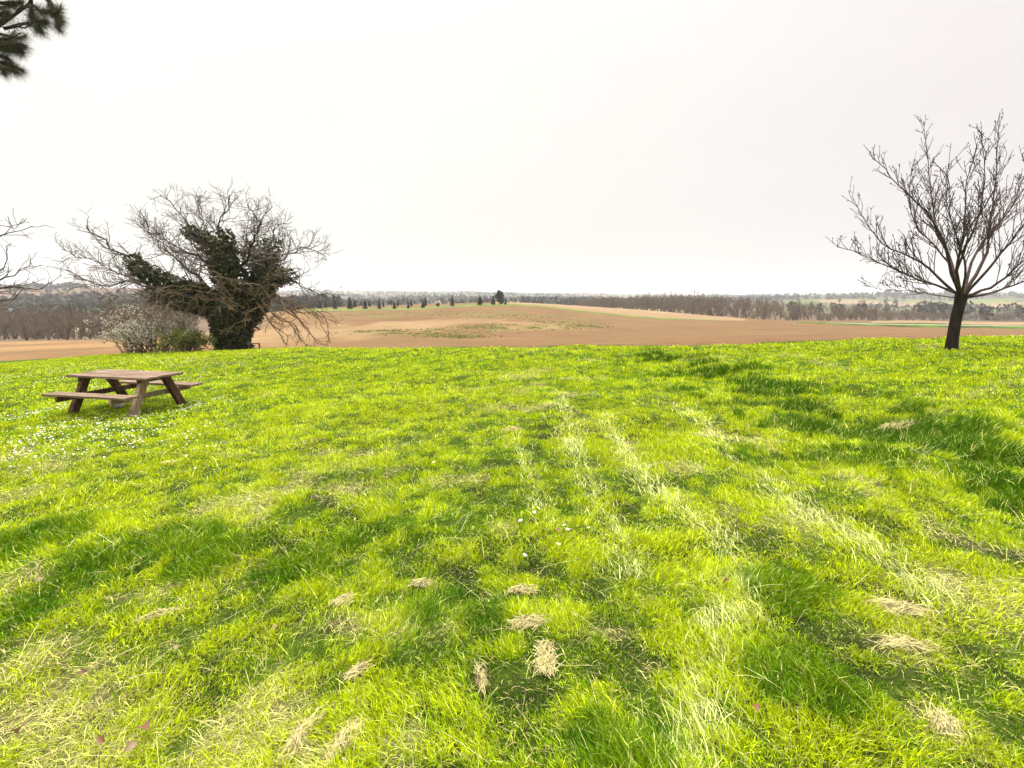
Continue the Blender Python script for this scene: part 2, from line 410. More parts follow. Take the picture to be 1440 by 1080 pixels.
# the land beyond
th2 = np.concatenate([np.linspace(-1.2, 1.2, 760, endpoint=False), np.linspace(1.2, 2*math.pi-1.2, 60, endpoint=False)])
x, y, Q = polar(th2, lambda t, s: np.broadcast_to(6*(5000/6)**s[:, None], (len(s), len(t))), 430, True)
r = np.hypot(x, y); tt = np.arctan2(x, y)
z = h(x, y)-.35*(1-sstep(0, 2.5, r-edge(tt)))
rough = sstep(350, 900, r)*(fbm(x/160, y/160, 3)-.5)*16*(1-sstep(1800, 3200, r))
z = z+rough
BROWN, SAND, OCHRE = np.array([.108, .064, .028]), np.array([.168, .112, .056]), np.array([.175, .105, .045])
c = np.broadcast_to(BROWN, (len(x), 3)).copy()
c = mixc(c, OCHRE, sstep(-.25, -.6, tt)*sstep(.2, .5, fbm(x/14, y/14, 3)))
c = mixc(c, np.array([.098, .052, .023]), .6*sstep(.5, .7, fbm(x/30+5, y/9, 3)))
GREEN, OLIVE = np.array([.075, .10, .015]), np.array([.095, .085, .028])
def blob(px, Y, rx, ry, sc=6, th0=.42, soft=.16, seed=0):
    p = at(px, Y); q = np.sqrt(((x-p[0])/rx)**2+((y-p[1])/ry)**2)
    return np.clip(sstep(1.15, .5, q)*1.4*sstep(th0, th0+soft, fbm(x/sc+seed, y/(sc*1.6)+seed, 3)), 0, 1)
PATCH_SAND = [(480, 80, 24, 16), (600, 88, 22, 12), (540, 62, 12, 8), (690, 78, 16, 10), (420, 60, 14, 12)]
for i, (a_, b_, cx_, cy_) in enumerate(PATCH_SAND): c = mixc(c, SAND, blob(a_, b_, cx_, cy_, 7, .36, .3, i)*.7)
PATCH_OLIVE = [(640, 112, 26, 9), (740, 104, 18, 9), (800, 92, 10, 6), (520, 122, 20, 6)]
for i, (a_, b_, cx_, cy_) in enumerate(PATCH_OLIVE): c = mixc(c, OLIVE, blob(a_, b_, cx_, cy_, 5, .40, .25, i+7)*.55)
PATCH_WEED = [(600, 66, 9, 5), (560, 70, 7, 5), (690, 74, 10, 6), (750, 77, 9, 5), (820, 84, 6, 4), (640, 60, 5, 3)]
for i, (a_, b_, cx_, cy_) in enumerate(PATCH_WEED): c = mixc(c, GREEN, blob(a_, b_, cx_, cy_, 1.6, .52, .14, i+20)*.4)
# far country: woods, meadows, tilled land
patch = fbm(x/150+3, y/150+11, 2); wood_c = np.array([.05, .04, .03])
far = np.broadcast_to(wood_c, (len(x), 3)).copy()
far = mixc(far, np.array([.07, .09, .025]), sstep(.52, .55, patch)*(1-sstep(.66, .68, patch)))
far = mixc(far, np.array([.17, .12, .07]), sstep(.66, .69, patch))
def fblob(px, Y, rx, ry):
    p = at(px, Y); return sstep(1.15, .85, np.sqrt(((x-p[0])/rx)**2+((y-p[1])/ry)**2)+.25*(fbm(x/40, y/40, 2)-.5))
MEADOW = [(1205, 820, 60, 110), (1360, 700, 85, 90), (1440, 760, 60, 90), (100, 300, 22, 50), (1270, 900, 40, 90)]
for a_ in MEADOW: far = mixc(far, np.array([.085, .115, .03]), fblob(*a_)*.9)
c = mixc(c, far, sstep(235, 262, r+14*(fbm(x/20, y/20, 2)-.5)))
c = mixc(c, np.array([.085, .06, .04]), sstep(.10, .16, tt)*sstep(-6, 6, y-np.interp(720+700*x/np.maximum(y, 1), [818, 870, 930, 1000, 1100, 1240, 1300, 1480, 1760], [300, 262, 232, 208, 192, 200, 232, 236, 240]))*sstep(345, 325, r))
wl = sstep(-.42, -.5, tt)*sstep(80, 92, y)    # leaf litter under the left wood
c = mixc(c, np.array([.09, .062, .04]), wl)
g_ = link('field', mesh('field', np.stack([x, y, z], 1), [Q], c), M['soil']); g_['kind'] = 'structure'

def ribbon(name, spec, n, m_, mat, cfun, lift=.08, mb=None):
    """a strip of land between two lines; spec rows: pixel column, near distance, far distance"""
    s = np.array(spec, float); px = np.linspace(s[0, 0], s[-1, 0], n)
    a, b = np.interp(px, s[:, 0], s[:, 1]), np.interp(px, s[:, 0], s[:, 2])
    wob = (fbm(px/14, px*0+spec[0][1], 3)-.5)*.25*np.minimum(b-a, 5)
    Y = a[None]+wob+(b-a)[None]*np.linspace(0, 1, m_)[:, None]
    X = (px[None]-720)/F*(Y*cp+(EYE+1)*sp)
    k = np.sin(np.linspace(0, math.pi, m_))[:, None]
    Z = h(X, Y)+lift*np.minimum(1, k*4)-.05*(k < .01)
    i = np.arange(m_-1)[:, None]*n; j = np.arange(n-1)[None]
    Q = np.stack([i+j, i+j+1, i+n+j+1, i+n+j], -1).reshape(-1, 4)
    o = link(name, mesh(name, np.stack([X, Y, Z], -1).reshape(-1, 3), [Q], cfun(X.ravel(), Y.ravel())), mat)
    o['kind'] = 'structure'; return o
def cgreen(x, y): return mixc(np.broadcast_to(np.array([.105, .135, .03]), (len(x), 3)), np.array([.07, .08, .025]), fbm(x/5, y/3, 3))
def cgreen2(x, y): return mixc(np.broadcast_to(np.array([.045, .085, .006]), (len(x), 3)), np.array([.018, .024, .006]), sstep(.35, .65, fbm(x/5, y/2, 3)))
def cpale(x, y): return mixc(np.broadcast_to(np.array([.195, .132, .070]), (len(x), 3)), np.array([.15, .10, .053]), fbm(x/14, y/7, 3))
def ctrack(x, y): return mixc(np.broadcast_to(np.array([.22, .22, .16]), (len(x), 3)), np.array([.11, .13, .06]), fbm(x/6, y/2, 3))
ribbon('pale_field', [(690, 158, 205), (760, 156, 225), (850, 148, 236), (920, 144, 240), (1000, 146, 216), (1050, 160, 185)], 260, 24, M['soil'], cpale, .1)
ribbon('grass_verge', [(425, 141, 158), (570, 142, 158), (700, 145, 160), (760, 144, 155), (850, 139, 146), (940, 138, 143), (1010, 142, 146)], 300, 10, M['verge'], cgreen, .16)
ribbon('grass_verge', [(1120, 149, 153), (1180, 128, 150), (1250, 116, 152), (1340, 112, 154), (1440, 112, 158), (1700, 112, 160)], 260, 14, M['verge'], cgreen2, .14)
ribbon('track', [(1165, 139, 141), (1250, 131, 134.5), (1340, 129, 133), (1440, 130, 133.2), (1700, 132, 135)], 200, 5, M['track'], ctrack, .3)
ribbon('pale_field', [(1230, 160, 185), (1300, 160, 222), (1440, 164, 226), (1700, 168, 226)], 160, 16, M['soil'], cpale, .1)

# ------------------------------------------------------------------ grass
def blades(g, x, y, L, wd, lean, lazi, col, bend=.5, zoff=-.005):
    n = len(x); z = h(x, y)+zoff
    b = np.stack([x, y, z], 1); dh = np.stack([np.cos(lazi), np.sin(lazi), np.zeros(n)], 1)
    l1 = lean; l2 = lean+bend*g.uniform(.3, 1.5, n)
    p1 = b+(dh*np.sin(l1)[:, None]+np.array([0, 0, 1])*np.cos(l1)[:, None])*(L*.5)[:, None]
    p2 = p1+(dh*np.sin(l2)[:, None]+np.array([0, 0, 1])*np.cos(l2)[:, None])*(L*.5)[:, None]
    ww = g.uniform(0, math.pi*2, n); sv = np.stack([np.cos(ww), np.sin(ww), np.zeros(n)], 1)*(wd*.5)[:, None]
    V = np.stack([b-sv*.8, b+sv*.8, p1+sv, p1-sv, p2], 1).reshape(-1, 3)
    i = np.arange(n)*5
    Q = np.stack([i, i+1, i+2, i+3], 1); T = np.stack([i+3, i+2, i+4], 1)
    C = np.repeat(col, 5, 0)
    return V, Q, T, C
YG, MG, DG, ST = np.array([.375, .455, .004]), np.array([.20, .325, .003]), np.array([.055, .14, .002]), np.array([.42, .39, .165])
PALEG = np.array([.50, .54, .13])
zones = [(.9, 3, 25000, .0027, 1.25), (3, 5.5, 12000, .0040, 1.18), (5.5, 9, 5200, .0060, 1.1), (9, 14, 2200, .0095, 1.08), (14, 34, 800, .016, 1.08)]
lush_pts = [gr0(*p) for p in ((1130, 578), (1210, 600), (1290, 590), (1340, 588), (1390, 620), (1240, 640), (1440, 690), (1110, 540), (1000, 520), (1050, 645), (1400, 660), (520, 770), (300, 790), (150, 800), (60, 760), (1100, 830), (640, 870), (880, 1060), (40, 870), (250, 760), (1130, 960), (420, 800), (1330, 610), (1160, 640))]
AV, AQ, AT, AC, off = [], [], [], [], 0
for r0, r1, den, wd, span in zones:
    n = int(den*.5*(2*span)*(r1*r1-r0*r0)); g = np.random.default_rng(int(r0*10))
    r = np.sqrt(g.uniform(r0*r0, r1*r1, n)); t = g.uniform(-span, span, n)
    k = r < edge(t)+.35*(g.random(n)-.3); r, t = r[k], t[k]
    x, y = r*np.sin(t), r*np.cos(t)
    f1 = fbm(x/.33+11, y/.33, 3); f2 = fbm(x/1.5+2, y/1.5+70, 3); f3 = fbm(x/.13, y/.13+33, 2)
    dry = drymask(x, y); lush = np.zeros(len(x))
    for q in lush_pts:
        s_ = .12+.045*math.hypot(*q)
        lush = np.maximum(lush, np.exp(-((x-q[0])**2+((y-q[1])*1.1)**2)/s_**2))
    gl_ = np.exp(-(polyd(x, y, GULLY)/1.7)**2)*sstep(4, 6, r)
    lush = np.maximum(lush, .95*gl_*sstep(.50, .62, fbm(x/.7+9, y/.4, 3))*sstep(.35, .55, fbm(x/1.9+2, y/1.9+6, 2)))
    lush = np.clip(lush*sstep(.25, .62, .5*f1+.5*fbm(x/.16+3, y/.16, 2))*1.35, 0, 1)
    # thin or missing turf in small holes
    hole = sstep(.34, .24, f3*.65+f1*.35)
    keep = g.random(len(x)) > hole*.55
    x, y, r, f1, f2, f3, dry, lush, gl_ = [a[keep] for a in (x, y, r, f1, f2, f3, dry, lush, gl_)]; n = len(x)
    isdry = g.random(n) < (.05+.58*dry)*(1-.7*lush)
    tuft = .35*sstep(.42, .68, f1)+.95*sstep(.40, .66, f3)
    Lh = (.024+.032*tuft+.050*lush+.05*gl_*lush)*g.uniform(.5, 1.4, n)*(1+.25*sstep(5, 14, r))
    Lh = np.where(isdry, g.uniform(.04, .12, n), Lh)
    wind = fbm(x/.6+50, y/.6+20, 2)*9
    lazi = np.where(g.random(n) < .55, wind+g.normal(0, .7, n), g.uniform(0, 6.28, n))
    lean = np.abs(g.normal(.45, .28, n)); lean = np.where(isdry, g.uniform(.85, 1.5, n), lean)
    gi = np.clip(.57+.75*(f2-.5)+.9*(f1-.5)+1.5*(f3-.5)+g.normal(0, .2, n), 0, 1)
    col = mixc(mixc(np.broadcast_to(MG, (n, 3)), YG, sstep(.35, .75, gi)), DG, sstep(.40, .05, gi))
    col = mixc(col, np.array([.042, .135, .002]), sstep(.2, .55, lush)*.75)
    col = mixc(col, np.array([.022, .075, .001]), np.clip(gl_*sstep(.35, .7, lush)*.7, 0, 1))  # shade in the gully's hollows painted into the tuft colour
    pale = (g.random(n) < .10)
    col = np.where(pale[:, None], PALEG*g.uniform(.7, 1.1, n)[:, None], col)  # scattered pale blades carry the sward's highlights in their colour
    dcol = mixc(np.broadcast_to(ST, (n, 3)), np.array([.44, .34, .17]), g.random(n)**2)
    dcol = np.where((g.random(n) < .35)[:, None], PALEG, dcol)
    trk = np.clip(trackmask(x, y), 0, 1)*(1-.6*lush)
    ont = g.random(n) < trk*.62
    col = np.where(ont[:, None], mixc(np.broadcast_to(np.array([.40, .46, .09]), (n, 3)), np.array([.54, .54, .25]), g.random(n)), col)
    lean = np.where(ont, g.uniform(.7, 1.35, n), lean); Lh = np.where(ont, g.uniform(.05, .13, n), Lh); lazi = np.where(ont, 1.75+g.normal(0, .55, n), lazi)
    col = np.where((isdry & ~ont)[:, None], dcol, col)*np.exp(g.normal(0, .34, n))[:, None]
    W = wd*g.uniform(.6, 1.4, n)*np.where(isdry, .75, 1)
    V, Q, T, C = blades(g, x, y, Lh, W, lean, lazi, col)
    AV.append(V); AQ.append(Q+off); AT.append(T+off); AC.append(C); off += len(V)
# long bleached stalks lying across the sward
g = np.random.default_rng(77); n = 1500
r = np.sqrt(g.uniform(1.2, 8.5**2, n)); t = g.uniform(-1.2, 1.2, n); x, y = r*np.sin(t), r*np.cos(t)
col = mixc(np.broadcast_to(np.array([.55, .5, .25]), (n, 3)), np.array([.4, .46, .12]), g.random(n))
V, Q, T, C = blades(g, x, y, g.uniform(.12, .30, n), (.0012+.0005*r)*g.uniform(.6, 1.2, n), g.uniform(1.0, 1.45, n), g.uniform(0, 6.28, n), col, .15, .035)
AV.append(V); AQ.append(Q+off); AT.append(T+off); AC.append(C); off += len(V)
gr = link('grass', mesh('grass', np.concatenate(AV), [np.concatenate(AQ), np.concatenate(AT)], np.concatenate(AC), smooth=False), M['grass'])
tag(gr, 'bright yellow green mown grass with bleached patches covering the lawn', 'grass', kind='stuff')

# weeds growing in rows and patches on the tilled field
g = np.random.default_rng(8); xs, ys = [], []
for (px, Y, rx, ry), n in zip(PATCH_WEED+PATCH_OLIVE, [260]*6+[200]*4):
    p = at(px, Y); q = g.normal(0, .42, (n, 2)); X, Y_ = p[0]+q[:, 0]*rx, p[1]+q[:, 1]*ry
    k = fbm(X/1.6, Y_/1.6, 2) > .5; xs.append(X[k]); ys.append(Y_[k])
x, y = np.concatenate(xs), np.concatenate(ys); x, y = np.repeat(x, 5)+g.normal(0, .12, 5*len(x)), np.repeat(y, 5)+g.normal(0, .12, 5*len(y)); n = len(x)
V, Q, T, C = blades(g, x, y, g.uniform(.12, .3, n), g.uniform(.05, .11, n), g.uniform(.2, 1, n), g.uniform(0, 6.28, n), mixc(np.broadcast_to(np.array([.12, .15, .025]), (n, 3)), np.array([.2, .17, .07]), g.random(n)**1.5))
tag(link('field_weeds', mesh('field_weeds', V, [Q, T], C, smooth=False), M['grass']), 'sparse green weeds sprouting on the brown tilled field', 'weeds', kind='stuff')

# ------------------------------------------------------------------ daisies
def daisy_mesh(name, rad, petals=9):
    V, Q, T, C = [], [], [], []
    for k in range(petals):
        a = 2*math.pi*k/petals; ca, sa = math.cos(a), math.sin(a); wv = rad*.36
        for (rr_, ww_, zz) in ((.25, .25, 0), (.75, .55, .05), (1, .22, .02)):
            V.append((ca*rad*rr_-sa*wv*ww_, sa*rad*rr_+ca*wv*ww_, rad*zz)); V.append((ca*rad*rr_+sa*wv*ww_, sa*rad*rr_-ca*wv*ww_, rad*zz))
        b = k*6; Q += [(b, b+1, b+3, b+2), (b+2, b+3, b+5, b+4)]
    return mesh(name, V, [np.array(Q)], np.full((len(V), 3), .78))
def dome_mesh(name, rad, hgt, col, k=8):
    V = [(0, 0, hgt)]; C = [col]
    for j, (a_, b_) in enumerate(((.6, .75), (1, 0))):
        for i in range(k): V.append((rad*a_*math.cos(6.283*i/k), rad*a_*math.sin(6.283*i/k), hgt*b_)); C.append(col)
    T = [(0, 1+i, 1+(i+1) % k) for i in range(k)]; Q = [(1+i, 1+k+i, 1+k+(i+1) % k, 1+(i+1) % k) for i in range(k)]
    return mesh(name, V, [np.array(Q), np.array(T)], np.array(C))
def small_daisy_mesh(name, rad):
    """head seen as a few pixels: petals and yellow eye in one mesh"""
    k = 9; V = [(0, 0, rad*.22)]; C = [(.72, .45, .02)]
    for a_, z_, c_ in ((.30, .2, (.72, .45, .02)), (.36, .12, (.8, .8, .78)), (1., .1, (.8, .79, .78))):
        for i in range(k):
            q = a_*(1 if i % 2 or a_ < .5 else .86); V.append((rad*q*math.cos(6.283*i/k), rad*q*math.sin(6.283*i/k), rad*z_)); C.append(c_)
    T = [(0, 1+i, 1+(i+1) % k) for i in range(k)]
    Q = [(1+j*k+i, 1+(j+1)*k+i, 1+(j+1)*k+(i+1) % k, 1+j*k+(i+1) % k) for j in range(2) for i in range(k)]
    return np.array(V), np.array(T), np.array(Q), np.array(C)
g = np.random.default_rng(21)
dV, dT, dQ, dC = small_daisy_mesh('daisy', .0098)
n = 60000
X, Y = g.uniform(-17, -2.2, n), g.uniform(5.0, 17.5, n)
dens = (.12+.88*sstep(.38, .66, fbm(X/1.3+8, Y/1.3+21, 3)))*sstep(.25, .6, fbm(X/.35, Y/.35, 2))
ctr = np.exp(-(((X+7.3)/4.6)**2+((Y-8.0)/3.1)**2))*1.15+.22*sstep(11, 14, Y)*sstep(-3, -6, X)
px_ = 720+700*X/np.maximum(Y, 1)
dens = dens*np.clip(ctr, 0, 1)*sstep(360, 250, px_)*sstep(5.3, 6.1, Y)
k = g.random(n) < dens*.75; X, Y = X[k], Y[k]
X2, Y2 = g.uniform(8.5, 13.5, 900), g.uniform(9.5, 13.2, 900)
k = g.random(900) < .20*sstep(.45, .6, fbm(X2/.8, Y2/.8, 2)); X, Y = np.append(X, X2[k]), np.append(Y, Y2[k])
in_tab = (np.abs(X-TAB[0]) < 1.0) & (np.abs(Y-TAB[1]) < .7); k = ~(in_tab & (g.random(len(X)) < .75)); X, Y = X[k], Y[k]
Z = h(X, Y)+g.uniform(.06, .10, len(X))
o_d = np.argsort(np.hypot(X, Y)+np.where(np.abs((X)/(Y+1e-6)) > 1.05, 50, 0)); X, Y, Z = X[o_d], Y[o_d], Z[o_d]
one = mesh('daisy', dV, [dQ, dT], dC)
first = None
for i in range(270):
    if first is None:
        first = link('daisy', one, M['petal']); tag(first, 'small white daisy in the flowery grass around the picnic table', 'daisy', 'daisies in the flowery grass'); o = first
    else:
        o = first.copy(); COL.objects.link(o)
    o.location = (X[i], Y[i], Z[i]); o.rotation_euler = (g.normal(-.25, .35), g.normal(0, .35), g.uniform(0, 6)); o.scale = (g.uniform(.8, 1.25),)*3
Xr, Yr, Zr = X[270:], Y[270:], Z[270:]; n = len(Xr); nv = len(dV)
tx, ty = g.normal(-.25, .35, n), g.normal(0, .35, n); s = g.uniform(.8, 1.3, n)
VV = dV[None]*s[:, None, None]; VV = np.stack([VV[..., 0], VV[..., 1], VV[..., 2]+VV[..., 1]*np.sin(tx)[:, None]+VV[..., 0]*np.sin(ty)[:, None]], -1)
VV = VV+np.stack([Xr, Yr, Zr], 1)[:, None]
ofs = (np.arange(n)*nv)[:, None, None]
tag(link('daisy_carpet', mesh('daisy_carpet', VV.reshape(-1, 3), [(dQ[None]+ofs).reshape(-1, 4), (dT[None]+ofs).reshape(-1, 3)], np.tile(dC, (n, 1))), M['petal']),
    'carpet of tiny white daisies in the grass beyond and around the picnic table', 'daisies', kind='stuff')
# single daisies in the open grass, near enough to show their parts
pm = daisy_mesh('petals', .0135); em = dome_mesh('flower_eye', .0045, .004, (.75, .45, .02))
st = Tubes(); st.add([(0, 0, -.07), (.004, .002, -.03), (0, 0, -.001)], [.001, .001, .0012], 4); sV, sQ = st.data()
sm = mesh('stem', sV, [sQ], np.tile([.12, .2, .02], (len(sV), 1)))
fd = None
for (px, py) in ((757, 728), (751, 734), (732, 746), (785, 781), (793, 753), (798, 759), (852, 767), (827, 756), (165, 686), (43, 667), (40, 671), (263, 650), (266, 656), (303, 670), (328, 707), (351, 714), (276, 668), (610, 660), (738, 797), (1013, 592)):
    p = ground(px, py); p[2] += .075
    lab = 'single white daisy standing apart in the open mown grass'
    if fd is None:
        fd = empty('daisy', p, lab, 'daisy', 'lone daisies in the open grass'); o = fd
        link('petals', pm, M['petal'], fd); link('flower_eye', em, M['petal'], fd); link('stem', sm, M['petal'], fd)
    else: o = dup(fd, p, 0, (1, 1, 1), lab)
    o.rotation_euler = (g.normal(.3, .2), g.normal(0, .25), g.uniform(0, 6)); o.scale = (g.uniform(.85, 1.2),)*3

# ------------------------------------------------------------------ clumps of cut dry grass and fallen leaves
def hay(px, py, rx, ry, rz, label, dark=0.0, n=None, lift=.008):
    rx, ry = rx*.85, ry*.7
    p = ground(px, py); n = n or int(150+5200*rx*ry*7)
    g = np.random.default_rng(px*7+py)
    q = g.normal(0, .5, (n, 2))*(.5+1.1*g.random((n, 1))); q = q+np.array([.35*np.sin(px), .3*np.cos(py)])*(g.random((n, 1)) < .4); q = q[fbm(q[:, 0]*2.2+px, q[:, 1]*2.2*ry/rx+py, 3)+.22*np.exp(-2*(q**2).sum(1)) > .50]; q = q[np.hypot(q[:, 0], q[:, 1]) < 1.15]; n = len(q)
    lx, ly = q[:, 0]*rx, q[:, 1]*ry; c_, s_ = math.cos(rz), math.sin(rz)
    x, y = lx*c_-ly*s_, lx*s_+ly*c_
    hh = lift*np.exp(-2*(q**2).sum(1))
    zz = h(x+p[0], y+p[1])-p[2]+.014+hh+.018*fbm(x/.05, y/.05, 2)*g.uniform(.2, 1.1, n)
    L = g.uniform(.05, .17, n)*min(1.3, max(.55, rx*5)); az = rz+g.normal(0, .6, n)+math.pi*(g.random(n) < .5)
    el = g.normal(.0, .13, n)
    d = np.stack([np.cos(az)*np.cos(el), np.sin(az)*np.cos(el), np.sin(el)], 1)*(L*.5)[:, None]
    c0 = np.stack([x, y, zz], 1); sd_ = np.stack([-np.sin(az), np.cos(az), g.normal(0, .6, n)], 1)*(g.uniform(.0005, .0010, n)*(1+.20*p[1]))[:, None]
    up_ = np.array([0, 0, 1.])*(L*g.uniform(0, .2, n))[:, None]
    V = np.stack([c0-d-sd_, c0-d+sd_, c0+up_-sd_, c0+up_+sd_, c0+d-sd_*.4, c0+d+sd_*.4], 1).reshape(-1, 3)
    i = np.arange(n)*6; Q = np.concatenate([np.stack([i, i+1, i+3, i+2], 1), np.stack([i+2, i+3, i+5, i+4], 1)])
    col = mixc(mixc(np.broadcast_to(np.array([.50, .47, .19]), (n, 3)), np.array([.42, .34, .17]), g.random(n)), np.array([.10, .075, .035]), (g.random(n) < .2+dark)*1.0)
    o = link('hay_clump', mesh('hay_clump', V, [Q], np.repeat(col, 6, 0), smooth=False), M['straw'], loc=p)
    tag(o, label, 'hay clump', 'clumps of dry cut grass lying on the lawn')
for a_ in [
 (768, 942, .16, .07, 1.45, 'large tall oval clump of pale hay right of the lower centre'),
 (740, 880, .15, .07, .35, 'wide pale hay clump with a dark hollow under it, above the tall oval clump'),
 (676, 958, .09, .04, 1.7, 'slim upright wisp of pale hay left of the tall oval clump'),
 (593, 826, .07, .05, .2, 'small round curl of dry grass, left one of a pair at mid lawn'),
 (735, 834, .09, .05, .1, 'small greyish nest of dry grass straight ahead of the camera'),
 (507, 950, .08, .06, .8, 'ragged tuft of pale hay just right of the bare earth, lower left'),
 (484, 850, .05, .08, 1.2, 'narrow bleached hay tuft standing beside dark green grass'),
 (487, 1045, .13, .06, 1.2, 'long upright swath of hay at the bottom edge, right of two'),
 (424, 1042, .17, .04, 1.25, 'long thin swath of hay at the bottom edge, left of two'),
 (1268, 862, .17, .08, -.3, 'largest flat pinkish hay mat on the right side of the lawn'),
 (1276, 912, .14, .06, -.2, 'smaller flat hay mat just below the largest mat on the right'),
 (1326, 1024, .07, .06, .9, 'compact pale hay lump near the lower right corner'),
 (220, 870, .10, .05, .5, 'pale hay tuft resting on dark green grass at left'),
 (235, 653, .10, .06, .1, 'sandy hay mound at the lower border of the daisies'),
 (722, 606, .14, .09, .2, 'dark weathered hay lump far ahead in the middle of the lawn'),
 (1262, 603, .5, .12, .15, 'long bleached hay swath beside the dark green tussocks'),
]: hay(*a_)
def leaf_mesh(g, s):
    pts = []; n = 9
    for i in range(n):
        u = i/(n-1); wv = s*.36*math.sin(math.pi*min(1, u*1.02))**.8*(1+.25*math.sin(u*17))
        zc_ = s*.18*math.sin(u*2.6)+.006
        pts += [(s*(u-.5), -wv, zc_+wv*.6), (s*(u-.5), 0, zc_), (s*(u-.5), wv, zc_+wv*.45)]
    Q = []
    for i in range(n-1):
        b = i*3; Q += [(b, b+3, b+4, b+1), (b+1, b+4, b+5, b+2)]
    V = np.array(pts)+g.normal(0, s*.012, (len(pts), 3)); return V, np.array(Q)
for px, py, s, cc, lab in [
 (206, 1043, .085, (.40, .25, .17), 'largest curled tan dead leaf at the bottom left'),
 (186, 1067, .06, (.52, .40, .30), 'pale dead leaf just below the largest tan leaf'),
 (37, 1042, .075, (.50, .36, .26), 'dead leaf in the lower left corner on bleached grass'),
 (147, 1056, .05, (.42, .24, .16), 'small rusty dead leaf between hay and larger leaf'),
 (300, 1012, .055, (.48, .38, .2), 'yellowish dead leaf in bright grass near the bottom'),
 (57, 828, .06, (.55, .47, .3), 'pale dead leaf in dark green grass near the left edge'),
 (250, 926, .045, (.6, .5, .4), 'tiny whitish curled leaf amid green grass, lower left'),
 (391, 897, .055, (.58, .46, .36), 'whitish dead leaf at the upper right of the lower left grass'),
 (1022, 832, .06, (.38, .2, .11), 'brown dead leaf beside the pale wheel track'),
 (1062, 1016, .055, (.45, .27, .15), 'orange brown dead leaf at the bottom right of centre'),
 (784, 757, .06, (.5, .34, .25), 'pinkish dead leaf among the lone daisies ahead'),
 (118, 962, .045, (.3, .15, .1), 'dark brown dead leaf above the heap of bleached hay'),
]:
    g = np.random.default_rng(px); V, Q = leaf_mesh(g, s*.8); p = ground(px, py); p[2] += .05
    o = link('dead_leaf', mesh('dead_leaf', V, [Q], np.tile(np.array(cc)*np.array([.34, .30, .22]), (len(V), 1))), M['straw'], loc=p)
    o.rotation_euler = (g.normal(.3, .3), g.normal(0, .3), g.uniform(0, 6)); tag(o, lab, 'dead leaf', 'dead leaves lying on the lawn')

# ------------------------------------------------------------------ picnic table
import bmesh
def bev_boxes(name, boxes, mat, parent, bev=.006):
    """boxes: (size, location, rotation matrix or None), joined in one bevelled mesh"""
    from mathutils import Matrix
    bm = bmesh.new()
    for (sx_, sy_, sz_), loc, rot in boxes:
        m4 = Matrix.Translation(loc) @ (rot.to_4x4() if rot else Matrix()) @ Matrix.Diagonal((sx_, sy_, sz_, 1))
        bmesh.ops.create_cube(bm, size=1, matrix=m4)
    bmesh.ops.bevel(bm, geom=bm.edges[:], offset=bev, segments=2, affect='EDGES', profile=.6)
    me = bpy.data.meshes.new(name); bm.to_mesh(me); bm.free()
    return link(name, me, mat, parent)
from mathutils import Matrix
t = empty('picnic_table', (TAB[0], TAB[1], TABZ), 'brown wooden picnic table with two attached benches on the daisy covered lawn', 'picnic table', rz=math.atan2(-.27, 1.22)); t.scale = (1, 1, .91)
rr = random.Random(3)
bev_boxes('tabletop', [((1.80+rr.uniform(-.02, .02), .143, .045), (rr.uniform(-.008, .008), -.308+.154*k, .725+rr.uniform(-.002, .002)), Matrix.Rotation(rr.uniform(-.004, .004), 3, 'Z')) for k in range(5)], M['wood_top'], t)
for s in (-1, 1):
    bev_boxes('bench', [((1.80, .125, .045), (rr.uniform(-.01, .01), s*(.67+.0675*q), .425), None) for q in (-1, 1)], M['wood_top'], t)
for sx_ in (-1, 1):
    xx = sx_*.66
    bev_boxes('cleat', [((.06, .66, .07), (xx, 0, .666), None)], M['wood_leg'], t)
    bev_boxes('seat_support', [((.05, 1.62, .10), (xx-sx_*.078  , 0, .35), None)], M['wood_lit' if sx_ > 0 else 'wood_leg'], t)
    for sy_ in (-1, 1):
        a = Vector((xx+sx_*0, sy_*.20, .70)); b = Vector((xx, sy_*.56, -.09)); d = (b-a); L_ = d.length
        rot = Vector((0, 0, -1)).rotation_difference(d.normalized()).to_matrix()
        m_ = M['wood_lit'] if (sx_ > 0 and sy_ < 0) else M['wood_leg']
        o = bev_boxes('leg', [((.095, .13, L_), (a+b)/2+Vector((sx_*0, 0, 0)), rot)], m_, t)
        if m_ is M['wood_lit']: o['label'] = 'pale leg facing the camera, painted lighter as if lit'
# pale stone lying under the near bench
bm = bmesh.new(); bmesh.ops.create_icosphere(bm, subdivisions=3, radius=1)
g = np.random.default_rng(4); qv = g.normal(0, 1, (9, 3)); qv /= np.linalg.norm(qv, axis=1)[:, None]
for v in bm.verts:
    c_ = v.co.normalized(); s_ = min(1.0, min((.8+.12*(i % 3)*.5)/max(c_.dot(Vector(q)), .05) for i, q in enumerate(qv))); v.co = Vector((c_.x*.12*s_, c_.y*.09*s_, c_.z*.07*s_))
me = bpy.data.meshes.new('stone'); bm.to_mesh(me); bm.free()
p = ground(167, 574); o = link('stone', me, M['stone'], loc=(p[0], p[1], p[2]+.07)); tag(o, 'pale stone lying in the grass under the picnic table', 'stone')

